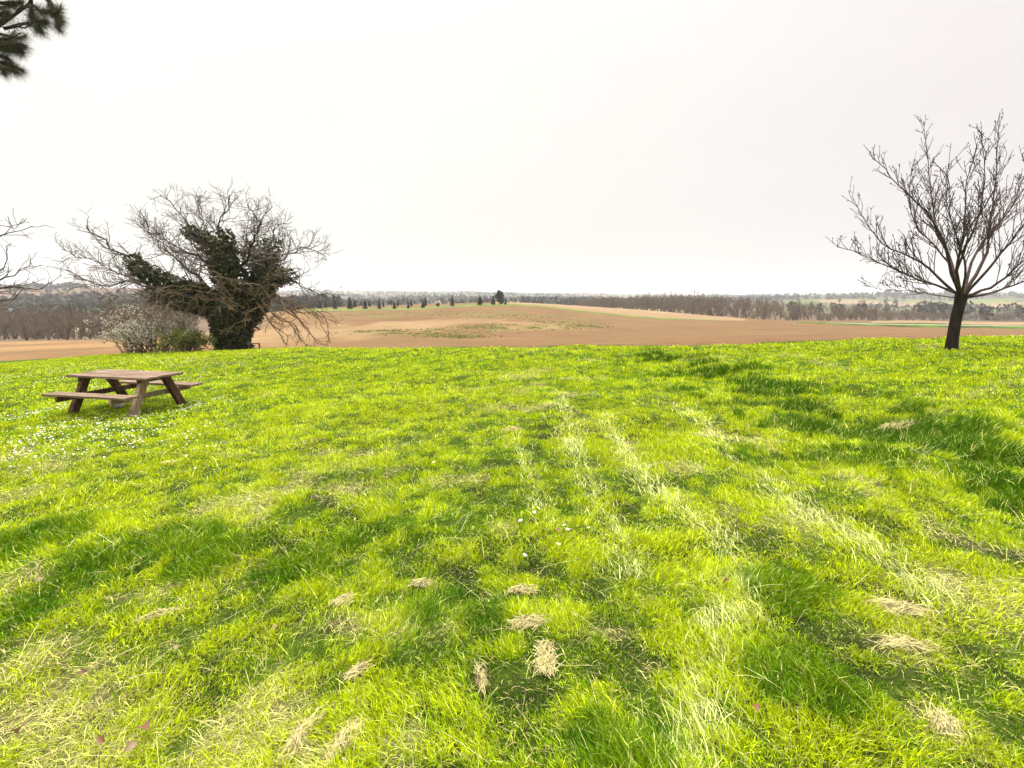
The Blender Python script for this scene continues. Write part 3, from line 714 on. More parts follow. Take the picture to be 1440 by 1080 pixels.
# ------------------------------------------------------------------ trees
def tree_parts(root, paths, trunk_lev, m_trunk, m_crown, base):
    a, b = Tubes(), Tubes()
    for q, r_, k, lev in paths: (a if lev in trunk_lev else b).add(q, r_, k)
    a.build('trunk', m_trunk, root, base); b.build('crown', m_crown, root, base)
def limbs_from(zoom, ox, oy, sc, Y0, specs, n=14, wob=.05, g=None, taper=1.7):
    """main limbs from their outline, each given its own lean towards or away from the camera"""
    out = []
    for pts, dY, r0, r1 in specs:
        L_ = len(pts); w3 = [P(ox+a/sc, oy+b/sc, Y0+dY*(i/(L_-1))**1.2) for i, (a, b) in enumerate(pts)]
        q = sub(w3, n)
        if g is not None: q[1:] += g.normal(0, wob, (n-1, 3))
        out.append((q, r1+(r0-r1)*(1-np.linspace(0, 1, n))**taper))
    return out

# young bare tree on the right
g = np.random.default_rng(12)
YR = 11.75; bp_ = ground(1338, 492); YR = bp_[1]
base = np.array([bp_[0], YR, hz(bp_[0], YR)])
root = empty('bare_tree', base, 'young bare tree with dark trunk and budding upright twigs on the right lawn', 'tree')
paths = []
tr = sub([P(1337, 500, YR), P(1339, 480, YR), P(1344, 450, YR), P(1351, 421, YR), P(1353, 412, YR)], 14)
tr[0][2] -= .12
paths.append((tr, np.interp(np.linspace(0, 1, 14), [0, .10, .3, .8, 1], [.195, .138, .118, .11, .13]), 10, 0))
spec = [
 ([(620, 800), (560, 768), (430, 725), (330, 680), (240, 640), (160, 605), (90, 588)], -1.0, .065, .012),
 ([(615, 800), (545, 740), (480, 680), (370, 615), (290, 578), (215, 480), (150, 368)], .9, .075, .011),
 ([(612, 790), (580, 700), (540, 560), (470, 440), (340, 310), (290, 250), (225, 190)], -.3, .095, .011),
 ([(590, 700), (575, 640), (512, 520), (500, 400), (482, 260), (462, 60)], 1.3, .065, .009),
 ([(618, 795), (600, 680), (635, 500), (640, 330), (690, 150)], -1.5, .085, .009),
 ([(628, 790), (720, 640), (745, 480), (768, 300), (775, 50)], .5, .09, .010),
 ([(640, 800), (760, 755), (870, 660), (960, 560), (1040, 420)], -.8, .085, .010),
 ([(635, 800), (640, 740), (690, 600), (830, 420), (900, 250), (950, 90)], 1.6, .08, .009),
 ([(590, 805), (510, 795), (420, 778), (300, 772), (215, 758)], .4, .03, .007),
 ([(640, 805), (800, 770), (960, 700), (1090, 640), (1180, 560)], .9, .07, .010),
 ([(600, 690), (640, 590), (700, 430), (720, 260), (700, 100)], -.9, .06, .008),
 ([(640, 790), (720, 700), (850, 540), (1000, 330), (1080, 180)], -1.6, .075, .009),
 ([(620, 790), (585, 690), (520, 600), (430, 500), (400, 350), (420, 230)], 1.9, .06, .008),
 ([(622, 790), (640, 680), (600, 540), (560, 380), (570, 230)], -2.1, .06, .008),
]
cfg = [dict(den=7.6, t0=.2, ang=.62, up=.40, len=1.0, tip=.88, n=6, wan=.06, cur=.06, r=.013, rmin=.0058, k=4),
       dict(den=6.2, t0=.1, ang=.7, up=.38, len=.50, n=4, wan=.07, cur=.05, r=.0078, rmin=.0050, k=3),
       dict(den=4.5, t0=.15, ang=.9, up=.2, len=.15, n=2, wan=.1, cur=.02, r=.006, rmin=.0046, k=3)]
for q, r_ in limbs_from(0, 1140, 140, 2.92, YR, spec, 16, .010, g):
    r_ = np.minimum(r_*.48+.001, .042); paths.append((q, r_, 6, 0.5)); k0 = len(paths); sprout(g, q, r_, 0, cfg, paths)
    for i in range(k0, len(paths)): paths[i] = (*paths[i][:3], paths[i][3]+1)
a, b = Tubes(), Tubes()
for q, r_, k, lev in paths: (a if lev == 0 else b).add(q, r_, k)
a.build('trunk', M['bark_dark'], root, base); b.build('crown', M['bark_young'], root, base)
bud = []
for q, r_, k, lev in paths:
    if lev >= 1:
        if g.random() < .55: bud.append(q[-1])
        if lev >= 2:
            for _ in range(2):
                if g.random() < .45: i = g.integers(0, len(q)-1); u = g.random(); bud.append(q[i]*(1-u)+q[i+1]*u)
bud = np.array(bud); n = len(bud); s = g.uniform(.010, .021, n)[:, None]
ocV = np.array([(0, 0, 1.5), (1, 0, 0), (0, 1, 0), (-1, 0, 0), (0, -1, 0), (0, 0, -1.2)])*.75
ocT = np.array([(0, 1, 2), (0, 2, 3), (0, 3, 4), (0, 4, 1), (5, 2, 1), (5, 3, 2), (5, 4, 3), (5, 1, 4)])
V = (bud[:, None]+ocV[None]*s[:, None]-base).reshape(-1, 3); T = (ocT[None]+(np.arange(n)*6)[:, None, None]).reshape(-1, 3)
link('buds', mesh('buds', V, [T]), M['bark_young'], root)

root.scale = (.97, .97, .965)
# old ivy covered tree on the left
g = np.random.default_rng(31)
YI = 25.0; b0 = at(332, YI); base = np.array([b0[0], YI, b0[2]])
root = empty('ivy_tree', base, 'old spreading bare tree with its trunk and limbs wrapped in dark ivy', 'tree')
spec = [
 ([(900, 905), (860, 770), (720, 600), (560, 545), (430, 480), (340, 410), (230, 310), (130, 235)], -1.5, .42, .03),
 ([(880, 850), (800, 700), (640, 650), (530, 630), (380, 545), (200, 560), (50, 480)], 1.2, .30, .02),
 ([(900, 880), (900, 700), (850, 520), (800, 370), (700, 290), (660, 240), (590, 150), (510, 80)], .8, .45, .02),
 ([(905, 870), (930, 650), (880, 480), (830, 280), (850, 170), (870, 70)], -2.2, .40, .02),
 ([(920, 860), (980, 700), (1050, 520), (1080, 350), (1110, 250), (1150, 240)], 1.5, .38, .02),
 ([(930, 800), (1050, 565), (1150, 525), (1220, 550), (1300, 600), (1370, 600)], -1.8, .25, .02),
 ([(900, 800), (960, 560), (1000, 450), (940, 310), (990, 265), (1080, 170)], 2.6, .25, .02),
 ([(880, 760), (740, 560), (600, 420), (480, 300), (440, 190)], 3.0, .22, .02),
 ([(880, 700), (820, 500), (720, 420), (560, 330), (450, 250)], -3.2, .2, .02),
 ([(910, 760), (1000, 520), (1130, 420), (1230, 360), (1370, 420)], 3.0, .2, .02),
 ([(900, 720), (850, 560), (760, 330), (720, 190), (700, 70)], 3.4, .2, .02),
 ([(910, 720), (960, 420), (1010, 300), (1000, 190), (960, 130)], -3.4, .2, .02),
 ([(860, 760), (660, 600), (450, 560), (260, 470), (20, 375)], 2.6, .22, .02),
]
paths = []; ivl = limbs_from(0, 80, 240, 3.6, YI, spec, 18, .08, g, 2.6)
trunk = sub([base+np.array([0, 0, -.4]), base+np.array([-.05, 0, .8]), P(328, 455, YI), P(332, 420, YI)], 10)
paths.append((trunk, np.linspace(.85, .42, 10), 10, -1))
cfgI = [dict(den=4.4, t0=.34, ang=.75, up=.12, len=2.3, tip=.74, n=8, wan=.16, cur=.04, r=.040, rmin=.0125, k=4),
        dict(den=3.3, t0=.12, ang=.8, up=.08, len=.95, n=5, wan=.2, cur=.04, r=.016, rmin=.0092, k=3),
        dict(den=4.6, t0=.1, ang=.85, up=.06, len=.5, n=3, wan=.2, cur=.03, r=.0095, rmin=.0068, k=3)]
for q, r_ in ivl:
    paths.append((q, r_, 7, -1)); sprout(g, q, r_, 0, cfgI, paths)
tree_parts(root, paths, (-1,), M['bark_dark'], M['twig_grey'], base)
root.scale = (1, 1, .95)
# hanging brown brush around the trunk
pb = []
starts = [((900, 610), 8), ((800, 640), 5), ((740, 620), 5), ((640, 640), 5), ((1040, 610), 6), ((1120, 650), 6), ((420, 640), 6), ((300, 640), 5), ((960, 670), 5), ((540, 660), 5)]
for (zx, zy), n in starts:
    for _ in range(n):
        s0 = P(80+(zx+g.normal(0, 55))/3.6, 240+(zy+g.normal(0, 40))/3.6, YI-g.uniform(.6, 2.6))
        az = g.uniform(0, 6.28); d = np.array([math.cos(az)*1.3, -.55+.5*math.sin(az), g.uniform(.0, .6)])
        q = shoot(g, s0, d, g.uniform(1.0, 2.3), 9, .15, .0, .05)
        q[:, 2] = np.maximum(q[:, 2], h(q[:, 0], q[:, 1])+.1)
        r_ = np.linspace(.020, .010, len(q)); pb.append((q, r_, 4, 0))
        sprout(g, q, r_, 0, [dict(den=2.8, t0=.2, ang=.8, up=-.15, len=.9, n=5, wan=.2, cur=-.06, r=.018, rmin=.0105, k=3),
                             dict(den=2.6, t0=.2, ang=.8, up=0, len=.4, n=3, wan=.2, cur=-.03, r=.012, rmin=.009, k=3)], pb)
for zp, dY in (([(1020, 640), (1120, 720), (1190, 770), (1240, 830), (1262, 885)], -1.2), ([(1060, 640), (1180, 730), (1260, 790), (1310, 850), (1340, 885)], -.6),
               ([(1050, 600), (1200, 650), (1300, 700), (1360, 780), (1380, 840)], .8), ([(1000, 660), (1100, 760), (1150, 830), (1165, 880)], -1.6), ([(1080, 620), (1230, 690), (1350, 720), (1420, 760)], -.2)):
    for rr_ in range(2):
        q = sub([P(80+(a+g.normal(0, 12))/3.6, 240+(b+g.normal(0, 12))/3.6, YI+dY+g.normal(0, .2)) for a, b in zp], 12); q[:, 2] = np.maximum(q[:, 2], h(q[:, 0], q[:, 1])+.05)
        r_ = np.linspace(.032, .012, 12); pb.append((q, r_, 5, 0))
        sprout(g, q, r_, 0, [dict(den=4.2, t0=.15, ang=.8, up=-.12, len=.9, n=5, wan=.2, cur=-.05, r=.018, rmin=.0105, k=3),
                             dict(den=3.4, t0=.2, ang=.8, up=0, len=.4, n=3, wan=.2, cur=-.03, r=.012, rmin=.009, k=3)], pb)
tb = Tubes()
for q, r_, k, lev in pb: tb.add(q, r_, k)
o = tb.build('hanging_twigs', M['twig_brown'], root, base); o['label'] = 'pale brown drooping twigs around the trunk'
# two heavy bare boughs touching down on the right
# ivy
pos, siz = [], []
def ivy_on(path, t0, t1, rad, n, flat=1.0):
    L_ = len(path); t_ = g.uniform(t0, t1, n)*(L_-1); i = np.minimum(t_.astype(int), L_-2); u = (t_-i)[:, None]
    p = path[i]*(1-u)+path[i+1]*u; d = g.normal(0, 1, (n, 3)); d /= np.linalg.norm(d, axis=1)[:, None]
    lump = .55+.9*fbm(p[:, 0]*1.3+d[:, 0]*1.5+5, p[:, 2]*1.3+d[:, 1]*1.5, 3)
    kk = fbm(p[:, 0]*1.1+d[:, 0]*.9+40, p[:, 2]*1.1+d[:, 2]*.9+3*d[:, 1], 2) > .40; p, d, lump, n = p[kk], d[kk], lump[kk], int(kk.sum())
    pos.append(p+d*(rad*lump*g.uniform(.55, 1.05, n)**.5)[:, None]); siz.append(g.uniform(.09, .19, n))
ivy_on(ivl[0][0], .05, .74, .42, 4200); ivy_on(ivl[0][0], .05, .42, .55, 3500)
ivy_on(ivl[1][0], .05, .5, .5, 2600)
ivy_on(ivl[2][0], .0, .62, .62, 6500); ivy_on(ivl[2][0], .5, .74, .32, 1200)
ivy_on(ivl[3][0], .0, .70, .58, 6500)
ivy_on(ivl[4][0], .0, .78, .55, 4500); ivy_on(ivl[4][0], .0, .45, .62, 3000)
ivy_on(ivl[5][0], .2, .62, .42, 1800)
ivy_on(ivl[6][0], .1, .62, .55, 2600)
ivy_on(trunk, .0, .95, .86, 8000)
pos, siz = np.concatenate(pos), np.concatenate(siz)
pos[:, 2] = np.maximum(pos[:, 2], h(pos[:, 0], pos[:, 1])+.02)
V, Q = cards(g, pos, siz, 1.5); n = len(pos)
col = mixc(mixc(np.broadcast_to(np.array([.012, .020, .003]), (n, 3)), np.array([.060, .068, .011]), g.random(n)**1.6), np.array([.10, .07, .025]), (g.random(n) < .07)*1.0)
link('ivy', mesh('ivy', V-base, [Q], np.repeat(col, 4, 0), smooth=False), M['ivy'], root)

# grey board frame at the foot of the ivy tree
p = at(357, 23.6); t = empty('wooden_frame', p, 'small grey board frame standing in the grass at the foot of the ivy tree', 'wooden frame')
bev_boxes('crossbar', [((.6, .05, .05), (0, 0, .30), None)], M['twig_grey'], t); bev_boxes('post', [((.06, .06, .50), (-.26, .06, .06), None)], M['twig_grey'], t); bev_boxes('post', [((.06, .06, .50), (.26, .06, .06), None)], M['twig_grey'], t)

# shrubs under the ivy tree
def shrub(px, Y, wid, hgt, nst, label, mat, leafcol=None, leaf_n=0, leaf_s=.05, seed=0, flower=None, cat='shrub', name='shrub', cfg=None, depth=None, mleaf='ivy'):
    g = np.random.default_rng(seed); b_ = at(px, Y)
    root = empty(name, b_, label, cat); pp = []
    for _ in range(nst):
        az = g.uniform(0, 6.28); rad_ = g.random()**.6
        dx, dy = math.cos(az)*rad_, math.sin(az)*rad_
        d = np.array([dx*wid/hgt*.62, dy*(depth or wid)/hgt*.62, 1.0]); s0 = np.array([dx*wid*.16, dy*wid*.16, -.05])
        L_ = hgt*g.uniform(.75, 1.1)*math.sqrt(d.dot(d))*.8
        q = shoot(g, s0, d, L_, 7, .13, -.03); r_ = np.linspace(.03, .009, 8); pp.append((q, r_, 4, 0))
        sprout(g, q, r_, 0, cfg or [dict(den=3.2, t0=.2, ang=.7, up=.15, len=.8, n=4, wan=.17, cur=.02, r=.016, rmin=.009, k=3),
                             dict(den=3.5, t0=.15, ang=.8, up=.1, len=.35, n=3, wan=.2, cur=.02, r=.01, rmin=.008, k=3)], pp)
    tb = Tubes()
    for q, r_, k, lev in pp: q[:, 2] = np.maximum(q[:, 2], -.1); tb.add(q, r_, k)
    tb.build('stems', mat, root)
    allp = np.concatenate([q for q, r_, k, lev in pp if lev >= 1])
    if leaf_n:
        i = g.integers(0, len(allp), leaf_n); pos = allp[i]+g.normal(0, .09, (leaf_n, 3)); pos[:, 2] = np.maximum(pos[:, 2], .02)
        V, Q = cards(g, pos, g.uniform(.6, 1.3, leaf_n)*leaf_s, 1.4); c1, c2 = leafcol
        col = mixc(np.broadcast_to(np.array(c1), (leaf_n, 3)), np.array(c2), g.random(leaf_n))
        link('foliage', mesh('foliage', V, [Q], np.repeat(col, 4, 0), smooth=False), M[mleaf], root)
    if flower:
        i = g.integers(0, len(allp), flower); pos = allp[i]+g.normal(0, .06, (flower, 3))
        V, Q = cards(g, pos, g.uniform(.035, .075, flower), 2.2); col = np.tile([.5, .46, .38], (flower, 1))*g.uniform(.75, 1.15, flower)[:, None]
        link('blossom', mesh('blossom', V, [Q], np.repeat(col, 4, 0), smooth=False), M['petal'], root)
    return root
shrub(217, 25.2, 4.6, 2.2, 46, 'large bare shrub dusted with white blossom below the ivy tree', M['twig_brown'], ((.10, .10, .035), (.17, .15, .06)), 1400, .05, 3, 5200, depth=2.6)
shrub(185, 26.5, 3.4, 2.9, 26, 'taller thin brown shrub sprinkled with blossom behind the large blossoming shrub', M['twig_brown'], None, 0, 0, 6, 1500, depth=2.2)
shrub(263, 23.9, 1.9, 1.05, 26, 'low green shrub beside the ivy tree trunk', M['twig_brown'], ((.085, .10, .02), (.17, .18, .04)), 5200, .07, 5, depth=1.4)

# bare tree beyond the left edge: only its right-hand boughs reach the picture
g = np.random.default_rng(17)
YL = 19.0; b0 = at(-95, YL); base = np.array([b0[0], YL, b0[2]])
root = empty('bare_tree', base, 'grey bare tree at the left edge reaching thin boughs into view', 'tree')
spec = [
 ([(-450, 900), (-330, 560), (-150, 300), (0, 180), (90, 188), (215, 122)], -.6, .13, .010),
 ([(-450, 850), (-380, 480), (-200, 210), (0, 130), (110, 128), (150, 80)], .8, .12, .010),
 ([(-440, 1000), (-300, 720), (-80, 590), (60, 540), (250, 545), (400, 450)], .2, .13, .010),
 ([(-440, 1000), (-250, 760), (-60, 660), (70, 610), (150, 560)], -1.0, .12, .012),
 ([(-440, 900), (-300, 640), (-90, 480), (20, 390), (60, 260), (110, 255)], 1.0, .12, .010),
 ([(-440, 950), (-300, 700), (-60, 520), (90, 470), (180, 400), (240, 400)], -1.6, .11, .010),
 ([(-460, 800), (-470, 500), (-420, 200), (-430, -100)], .6, .15, .012),
 ([(-470, 850), (-620, 560), (-760, 300), (-860, 60)], -.8, .15, .012),
 ([(-470, 950), (-660, 720), (-860, 600), (-1000, 420)], .8, .14, .012),
 ([(-455, 850), (-400, 560), (-230, 250), (-150, 20)], -2.0, .13, .012),
 ([(-465, 850), (-560, 500), (-600, 220), (-640, -20)], 2.0, .13, .012),
]
paths = [(sub([base+np.array([0, 0, -.2]), base+np.array([.05, 0, 1]), P(-94, 480, YL), P(-96, 462, YL)], 8), np.linspace(.30, .17, 8), 9, -1)]
cfgL = [dict(den=2.2, t0=.3, ang=.65, up=.14, len=1.2, n=6, wan=.14, cur=.04, r=.03, rmin=.010, k=4),
        dict(den=2.4, t0=.15, ang=.75, up=.1, len=.55, n=4, wan=.16, cur=.03, r=.013, rmin=.0085, k=3)]
for q, r_ in limbs_from(0, 0, 290, 4.695, YL, spec, 14, .04, g):
    paths.append((q, r_, 6, -1)); sprout(g, q, r_, 0, cfgL, paths)
tree_parts(root, paths, (-1,), M['bark_dark'], M['twig_grey'], base)

# pine whose bough hangs into the top left corner
g = np.random.default_rng(23)
YP = 6.0; bx = -10.4; base = np.array([bx, YP+.8, hz(bx, YP+.8)])
root = empty('pine_tree', base, 'tall pine outside the left edge with one needled bough hanging into the top left corner', 'tree')
tk = Tubes(); tp = sub([base+np.array([0, 0, -.2]), base+np.array([.1, 0, 4]), base+np.array([-.1, .1, 9]), base+np.array([0, 0, 13])], 16)
tk.add(tp, np.linspace(.26, .05, 16), 10)
tufts, cb = [], Tubes()
def bough(q, r0, den, seed):
    gg = np.random.default_rng(seed); r_ = np.linspace(r0, .012, len(q)); pp = [(q, r_, 6, 0)]
    sprout(gg, q, r_, 0, [dict(den=den, t0=.3, ang=.7, up=.02, len=.75, n=5, wan=.14, cur=.03, r=.016, rmin=.007, k=4),
                          dict(den=4.5, t0=.2, ang=.7, up=.05, len=.26, n=3, wan=.12, cur=.05, r=.008, rmin=.005, k=3)], pp)
    for qq, rr_, k, lev in pp:
        cb.add(qq, rr_, k)
        if lev >= 1: tufts.append((qq[-1], qq[-1]-qq[-2]))
        if lev == 2: tufts.append((qq[1], qq[1]-qq[0]))
Z9 = lambda a, b, dY=0: P(a/9, b/9, YP+dY)
bough(sub([tp[7], P(-190, 120, YP+.6), P(-60, 75, YP+.3), Z9(0, 320), Z9(200, 170, -.1), Z9(420, 0, -.2), P(64, -30, YP-.3)], 16), .034, 2.6, 1)
# dense lower clump and twigs of the visible bough
def twig(pts, dY=0, n=6, fork=1):
    q = sub([Z9(a, b, dY) for a, b in pts], n); cb.add(q, np.linspace(.012, .005, n), 4)
    for i in range(2, n):
        if i == n-1 or g.random() < .6: tufts.append((q[i], q[i]-q[i-1]))
    return q
for pts in [[(60, 350), (200, 345), (320, 315), (470, 280)], [(470, 280), (560, 300), (600, 290)], [(470, 280), (480, 370), (520, 430)], [(400, 200), (470, 260), (480, 280)],
            [(390, 10), (410, 90), (400, 180)], [(600, -20), (640, 60), (690, 170)], [(690, 170), (740, 150), (745, 110)], [(560, 160), (620, 150), (700, 175)], [(700, 175), (780, 250), (790, 275)], [(700, 240), (740, 330), (760, 380)],
            [(450, 100), (520, 130), (560, 170)], [(-80, 480), (60, 500), (190, 460)], [(-80, 540), (100, 560), (240, 590), (300, 680)], [(-60, 440), (80, 430), (230, 480), (310, 460)],
            [(-60, 600), (120, 640), (250, 650)], [(-60, 780), (80, 800), (180, 850), (280, 880)], [(-60, 820), (60, 850), (130, 880), (230, 920)], [(-60, 700), (100, 740), (120, 750)], [(80, 800), (120, 850), (160, 860)],
            [(150, 580), (260, 570), (310, 590)], [(-40, 880), (30, 860), (50, 940)], [(-50, 120), (100, 100), (180, 60)], [(-50, 200), (60, 180), (120, 200)], [(0, 20), (120, 40), (260, 30)], [(-60, 280), (30, 250), (90, 130)], [(-60, 520), (60, 520), (150, 510)], [(-60, 560), (40, 590), (130, 570)], [(-60, 640), (60, 600), (200, 610)]]:
    for r_ in range(3): twig([(a+g.normal(0, 14), b+g.normal(0, 14)) for a, b in pts], g.normal(0, .25))
for k in range(14):
    i = 8+k//2; az = k*2.4; d = np.array([math.cos(az), math.sin(az), .12])
    if d[0] > .2 and d[1] > -.8 and i < 11: continue
    bough(shoot(g, tp[i], d, 2.6-.17*(i-8), 8, .08, .01), .05, 2.0, 40+k)
tk.build('trunk', M['bark_dark'], root, base); cb.build('branches', M['bark_dark'], root, base)
tp_ = np.array([a for a, b in tufts]); td = np.array([b/np.linalg.norm(b) for a, b in tufts]); m_ = 44
n = len(tp_)*m_; p0 = np.repeat(tp_, m_, 0)-np.repeat(td, m_, 0)*g.uniform(0, .07, n)[:, None]
d = np.repeat(td, m_, 0)*.6+g.normal(0, .6, (n, 3)); d /= np.linalg.norm(d, axis=1)[:, None]
L_ = g.uniform(.08, .14, n)[:, None]; sv = np.cross(d, g.normal(0, 1, (n, 3))); sv /= np.linalg.norm(sv, axis=1)[:, None]
V = np.stack([p0-sv*.0016, p0+sv*.0016, p0+d*L_+np.array([0, 0, -.012])], 1).reshape(-1, 3)-base
col = mixc(np.broadcast_to(np.array([.022, .026, .010]), (n, 3)), np.array([.07, .065, .03]), g.random(n)**2)
link('needles', mesh('needles', V, [np.arange(3*n).reshape(-1, 3)], np.repeat(col, 3, 0), smooth=False), M['needles'], root)

# ------------------------------------------------------------------ woods
def bare_template(seed, hgt, multi, fat=1.0, dens=1.0):
    g = np.random.default_rng(seed); pp = []; th_ = hgt*(.0 if multi else g.uniform(.12, .25))
    lean = g.normal(0, .06, 3)*np.array([1, 1, 0])
    if not multi:
        q = sub([(0, 0, -.3), lean*hgt*.2+np.array([0, 0, th_*.6]), lean*hgt*.3+np.array([0, 0, th_+.01])], 4); pp.append((q, np.linspace(.024, .018, 4)*hgt, 5, -1)); top = q[-1]
    else: top = np.array([0, 0, -.1])
    for k in range(9 if multi else 7):
        az = k*2.4+g.normal(0, .3); sp_ = g.uniform(.15, .75)*(1.1 if multi else .9)
        q = shoot(g, top, np.array([math.cos(az)*sp_, math.sin(az)*sp_, 1.0]), (hgt-th_)*g.uniform(.7, 1.05), 6, .10, .03)
        r_ = np.linspace(.011*hgt, .018*fat, len(q)); pp.append((q, r_, 4, -1))
        sprout(g, q, r_, 0, [dict(den=1.9*dens, t0=.15, ang=.6, up=.25, len=hgt*.27, n=4, wan=.13, cur=.04, r=.035*fat, rmin=.020*fat, k=3),
                             dict(den=1.6*dens, t0=.15, ang=.7, up=.2, len=hgt*.12, n=2, wan=.15, cur=.03, r=.024*fat, rmin=.017*fat, k=3)], pp)
    return pp
TPL = []
for s in range(6):
    pp = bare_template(100+s, 8.0, s % 3 == 0, 1.0, 1.0); tb = Tubes()
    for q, r_, k, lev in pp: tb.add(q, r_, k)
    TPL.append(tb.data())
def wood_mass(name, spots, label, mat, seed):
    g = np.random.default_rng(seed); V, Q, off = [], [], 0
    for (x, y, hh) in spots:
        v, q = TPL[g.integers(0, 6)]; a = g.uniform(0, 6.28); s = hh/8; c_, s_ = math.cos(a), math.sin(a); wd = g.uniform(.9, 1.35)
        vv = np.stack([(v[:, 0]*c_-v[:, 1]*s_)*s*wd+x, (v[:, 0]*s_+v[:, 1]*c_)*s*wd+y, v[:, 2]*s+hz(x, y)-.1], 1)
        V.append(vv); Q.append(q+off); off += len(v)
    o = link(name, mesh(name, np.concatenate(V), [np.concatenate(Q)]), mat); tag(o, label, 'wood', kind='stuff')
g = np.random.default_rng(55)
spots = []
for _ in range(230):
    px = g.uniform(-330, 262); Y = 93+34*g.random()+ (6 if px < 30 else 0); p = at(px, Y); spots.append((p[0], p[1], g.uniform(5.2, 7.6)*(.85+.3*vnoise(np.array(px/40.), np.array(1.)))))
wood_mass('left_wood', spots, 'dense grey brown leafless wood beyond the field on the left', M['wood_twig'], 1)
spots = []
wx = np.array([818, 870, 930, 1000, 1100, 1240, 1300, 1480, 1760]); wy = np.array([300, 262, 232, 208, 192, 200, 232, 236, 240]); wh = np.array([7, 8.5, 9.4, 9.4, 8.6, 5.8, 4.6, 4.4, 4.8])
for _ in range(430):
    px = 815+940*g.random()**1.35; Y = np.interp(px, wx, wy)+(60 if px < 1180 else 34)*g.random()**1.2; p = at(px, Y)
    spots.append((p[0], p[1], np.interp(px, wx, wh)*g.uniform(.72, 1.08)))
for _ in range(150):
    px = g.uniform(830, 1620); p = at(px, np.interp(px, wx, wy)+g.uniform(-2, 5)); spots.append((p[0], p[1], g.uniform(2.2, 4.2)))
wood_mass('right_wood', spots, 'long band of grey brown leafless woodland beyond the field on the right', M['wood_twig'], 2)
# trees one can tell apart at the near edges of the woods
def edge_tree(px, Y, hgt, multi, label, seed, group, mat, name='bare_tree', fat=1.2):
    b_ = at(px, Y); root = empty(name, b_, label, 'tree', group)
    pp = bare_template(seed, hgt, multi, fat, 1.15)
    tree_parts(root, pp, (-1,), M['twig_grey' if mat == 'g' else 'wood_twig'], M['wood_twig'], (0, 0, 0))
for i, a_ in enumerate([
 (88, 90.5, 6.0, True, 'spreading bare bush with dark stems at the left wood edge above the orange field'),
 (30, 94, 5.4, True, 'rounded grey bare bush at the far left of the wood edge'),
 (62, 92.5, 4.6, True, 'low grey bush between the rounded bush and the dark stemmed bush'),
 (120, 92, 6.2, True, 'upright bare bush right of the dark stemmed bush'),
]): edge_tree(*a_, 300+i, 'bare bushes along the left wood edge', 'w')
for i, a_ in enumerate([
 (950, 216, 9.6, False, 'dark upright bare tree at the left part of the right wood'),
 (978, 210, 10.2, False, 'tallest bare tree of the right wood, next to the dark upright one'),
 (1012, 203, 9.0, False, 'broad bare tree just right of the tallest tree of the right wood'),
 (1075, 192, 8.8, True, 'bushy dark bare tree with greenish foot at the middle of the right wood'),
 (1124, 189, 8.2, False, 'bare tree at the field edge where the brown wood is darkest'),
 (1170, 190, 7.6, True, 'spreading bare tree near the start of the green verge on the right'),
]): edge_tree(*a_, 320+i, 'bare trees along the right wood edge', 'g', fat=1.6)

# crowns of the far woods as one mass
g = np.random.default_rng(71); n = 26000
t = g.uniform(-1.0, 1.0, n); r = np.exp(g.uniform(math.log(270), math.log(3200), n))
x, y = r*np.sin(t), r*np.cos(t)
pt = fbm(x/150+3, y/150+11, 2); okk = (pt < .52) | (pt > .655) & (g.random(n) < .07)
mead = np.zeros(n)
for px, Y, rx, ry in MEADOW+[(615, 350, 12, 60), (1285, 450, 30, 45)]:
    p = at(px, Y); mead = np.maximum(mead, (np.sqrt(((x-p[0])/rx)**2+((y-p[1])/ry)**2) < 1.05)*1.0)
okk &= ~((t > .40) & (r > 320) & (r < 760) & (g.random(n) < .93)); okk &= ~((t > .40) & (r > 760) & (r < 1050) & (g.random(n) < .6))
okk &= ~((t > .08) & (r < 345))
okk &= (mead < .5) | (g.random(n) < .03)
# hidden ground behind the near spur needs no trees
okk &= ~((t > -.33) & (t < .12) & (r < 420))
okk &= ~((t > -.3) & (t < .02) & (r < 640) & (g.random(n) < .8))
x, y, r = x[okk], y[okk], r[okk]; n = len(x)
zz = h(x, y)+sstep(350, 900, r)*(fbm(x/160, y/160, 3)-.5)*16*(1-sstep(1800, 3200, r))
hh = g.uniform(4, 8.5, n); ww = hh*g.uniform(.5, .95, n); K = 30
u = g.normal(0, 1, (n, K, 3)); u /= np.linalg.norm(u, axis=2)[..., None]; u *= (g.random((n, K, 1))**.4)
cpos = np.stack([x, y, zz+hh*.55], 1)[:, None]+u*np.stack([ww*.5, ww*.5, hh*.5], 1)[:, None]
colr = mixc(mixc(np.broadcast_to(np.array([.055, .043, .034]), (n, 3)), np.array([.034, .03, .026]), g.random(n)), np.array([.035, .05, .022]), (g.random(n) < .16)*1.0)
V, Q = cards(g, cpos.reshape(-1, 3), np.repeat(ww*.40, K)*g.uniform(.6, 1.2, n*K), 1.6)
tag(link('far_woodland', mesh('far_woodland', V, [Q], np.repeat(np.repeat(colr, K, 0), 4, 0), smooth=False), M['needles']), 'hazy bluish grey woodland covering the far hills', 'woodland', kind='stuff')

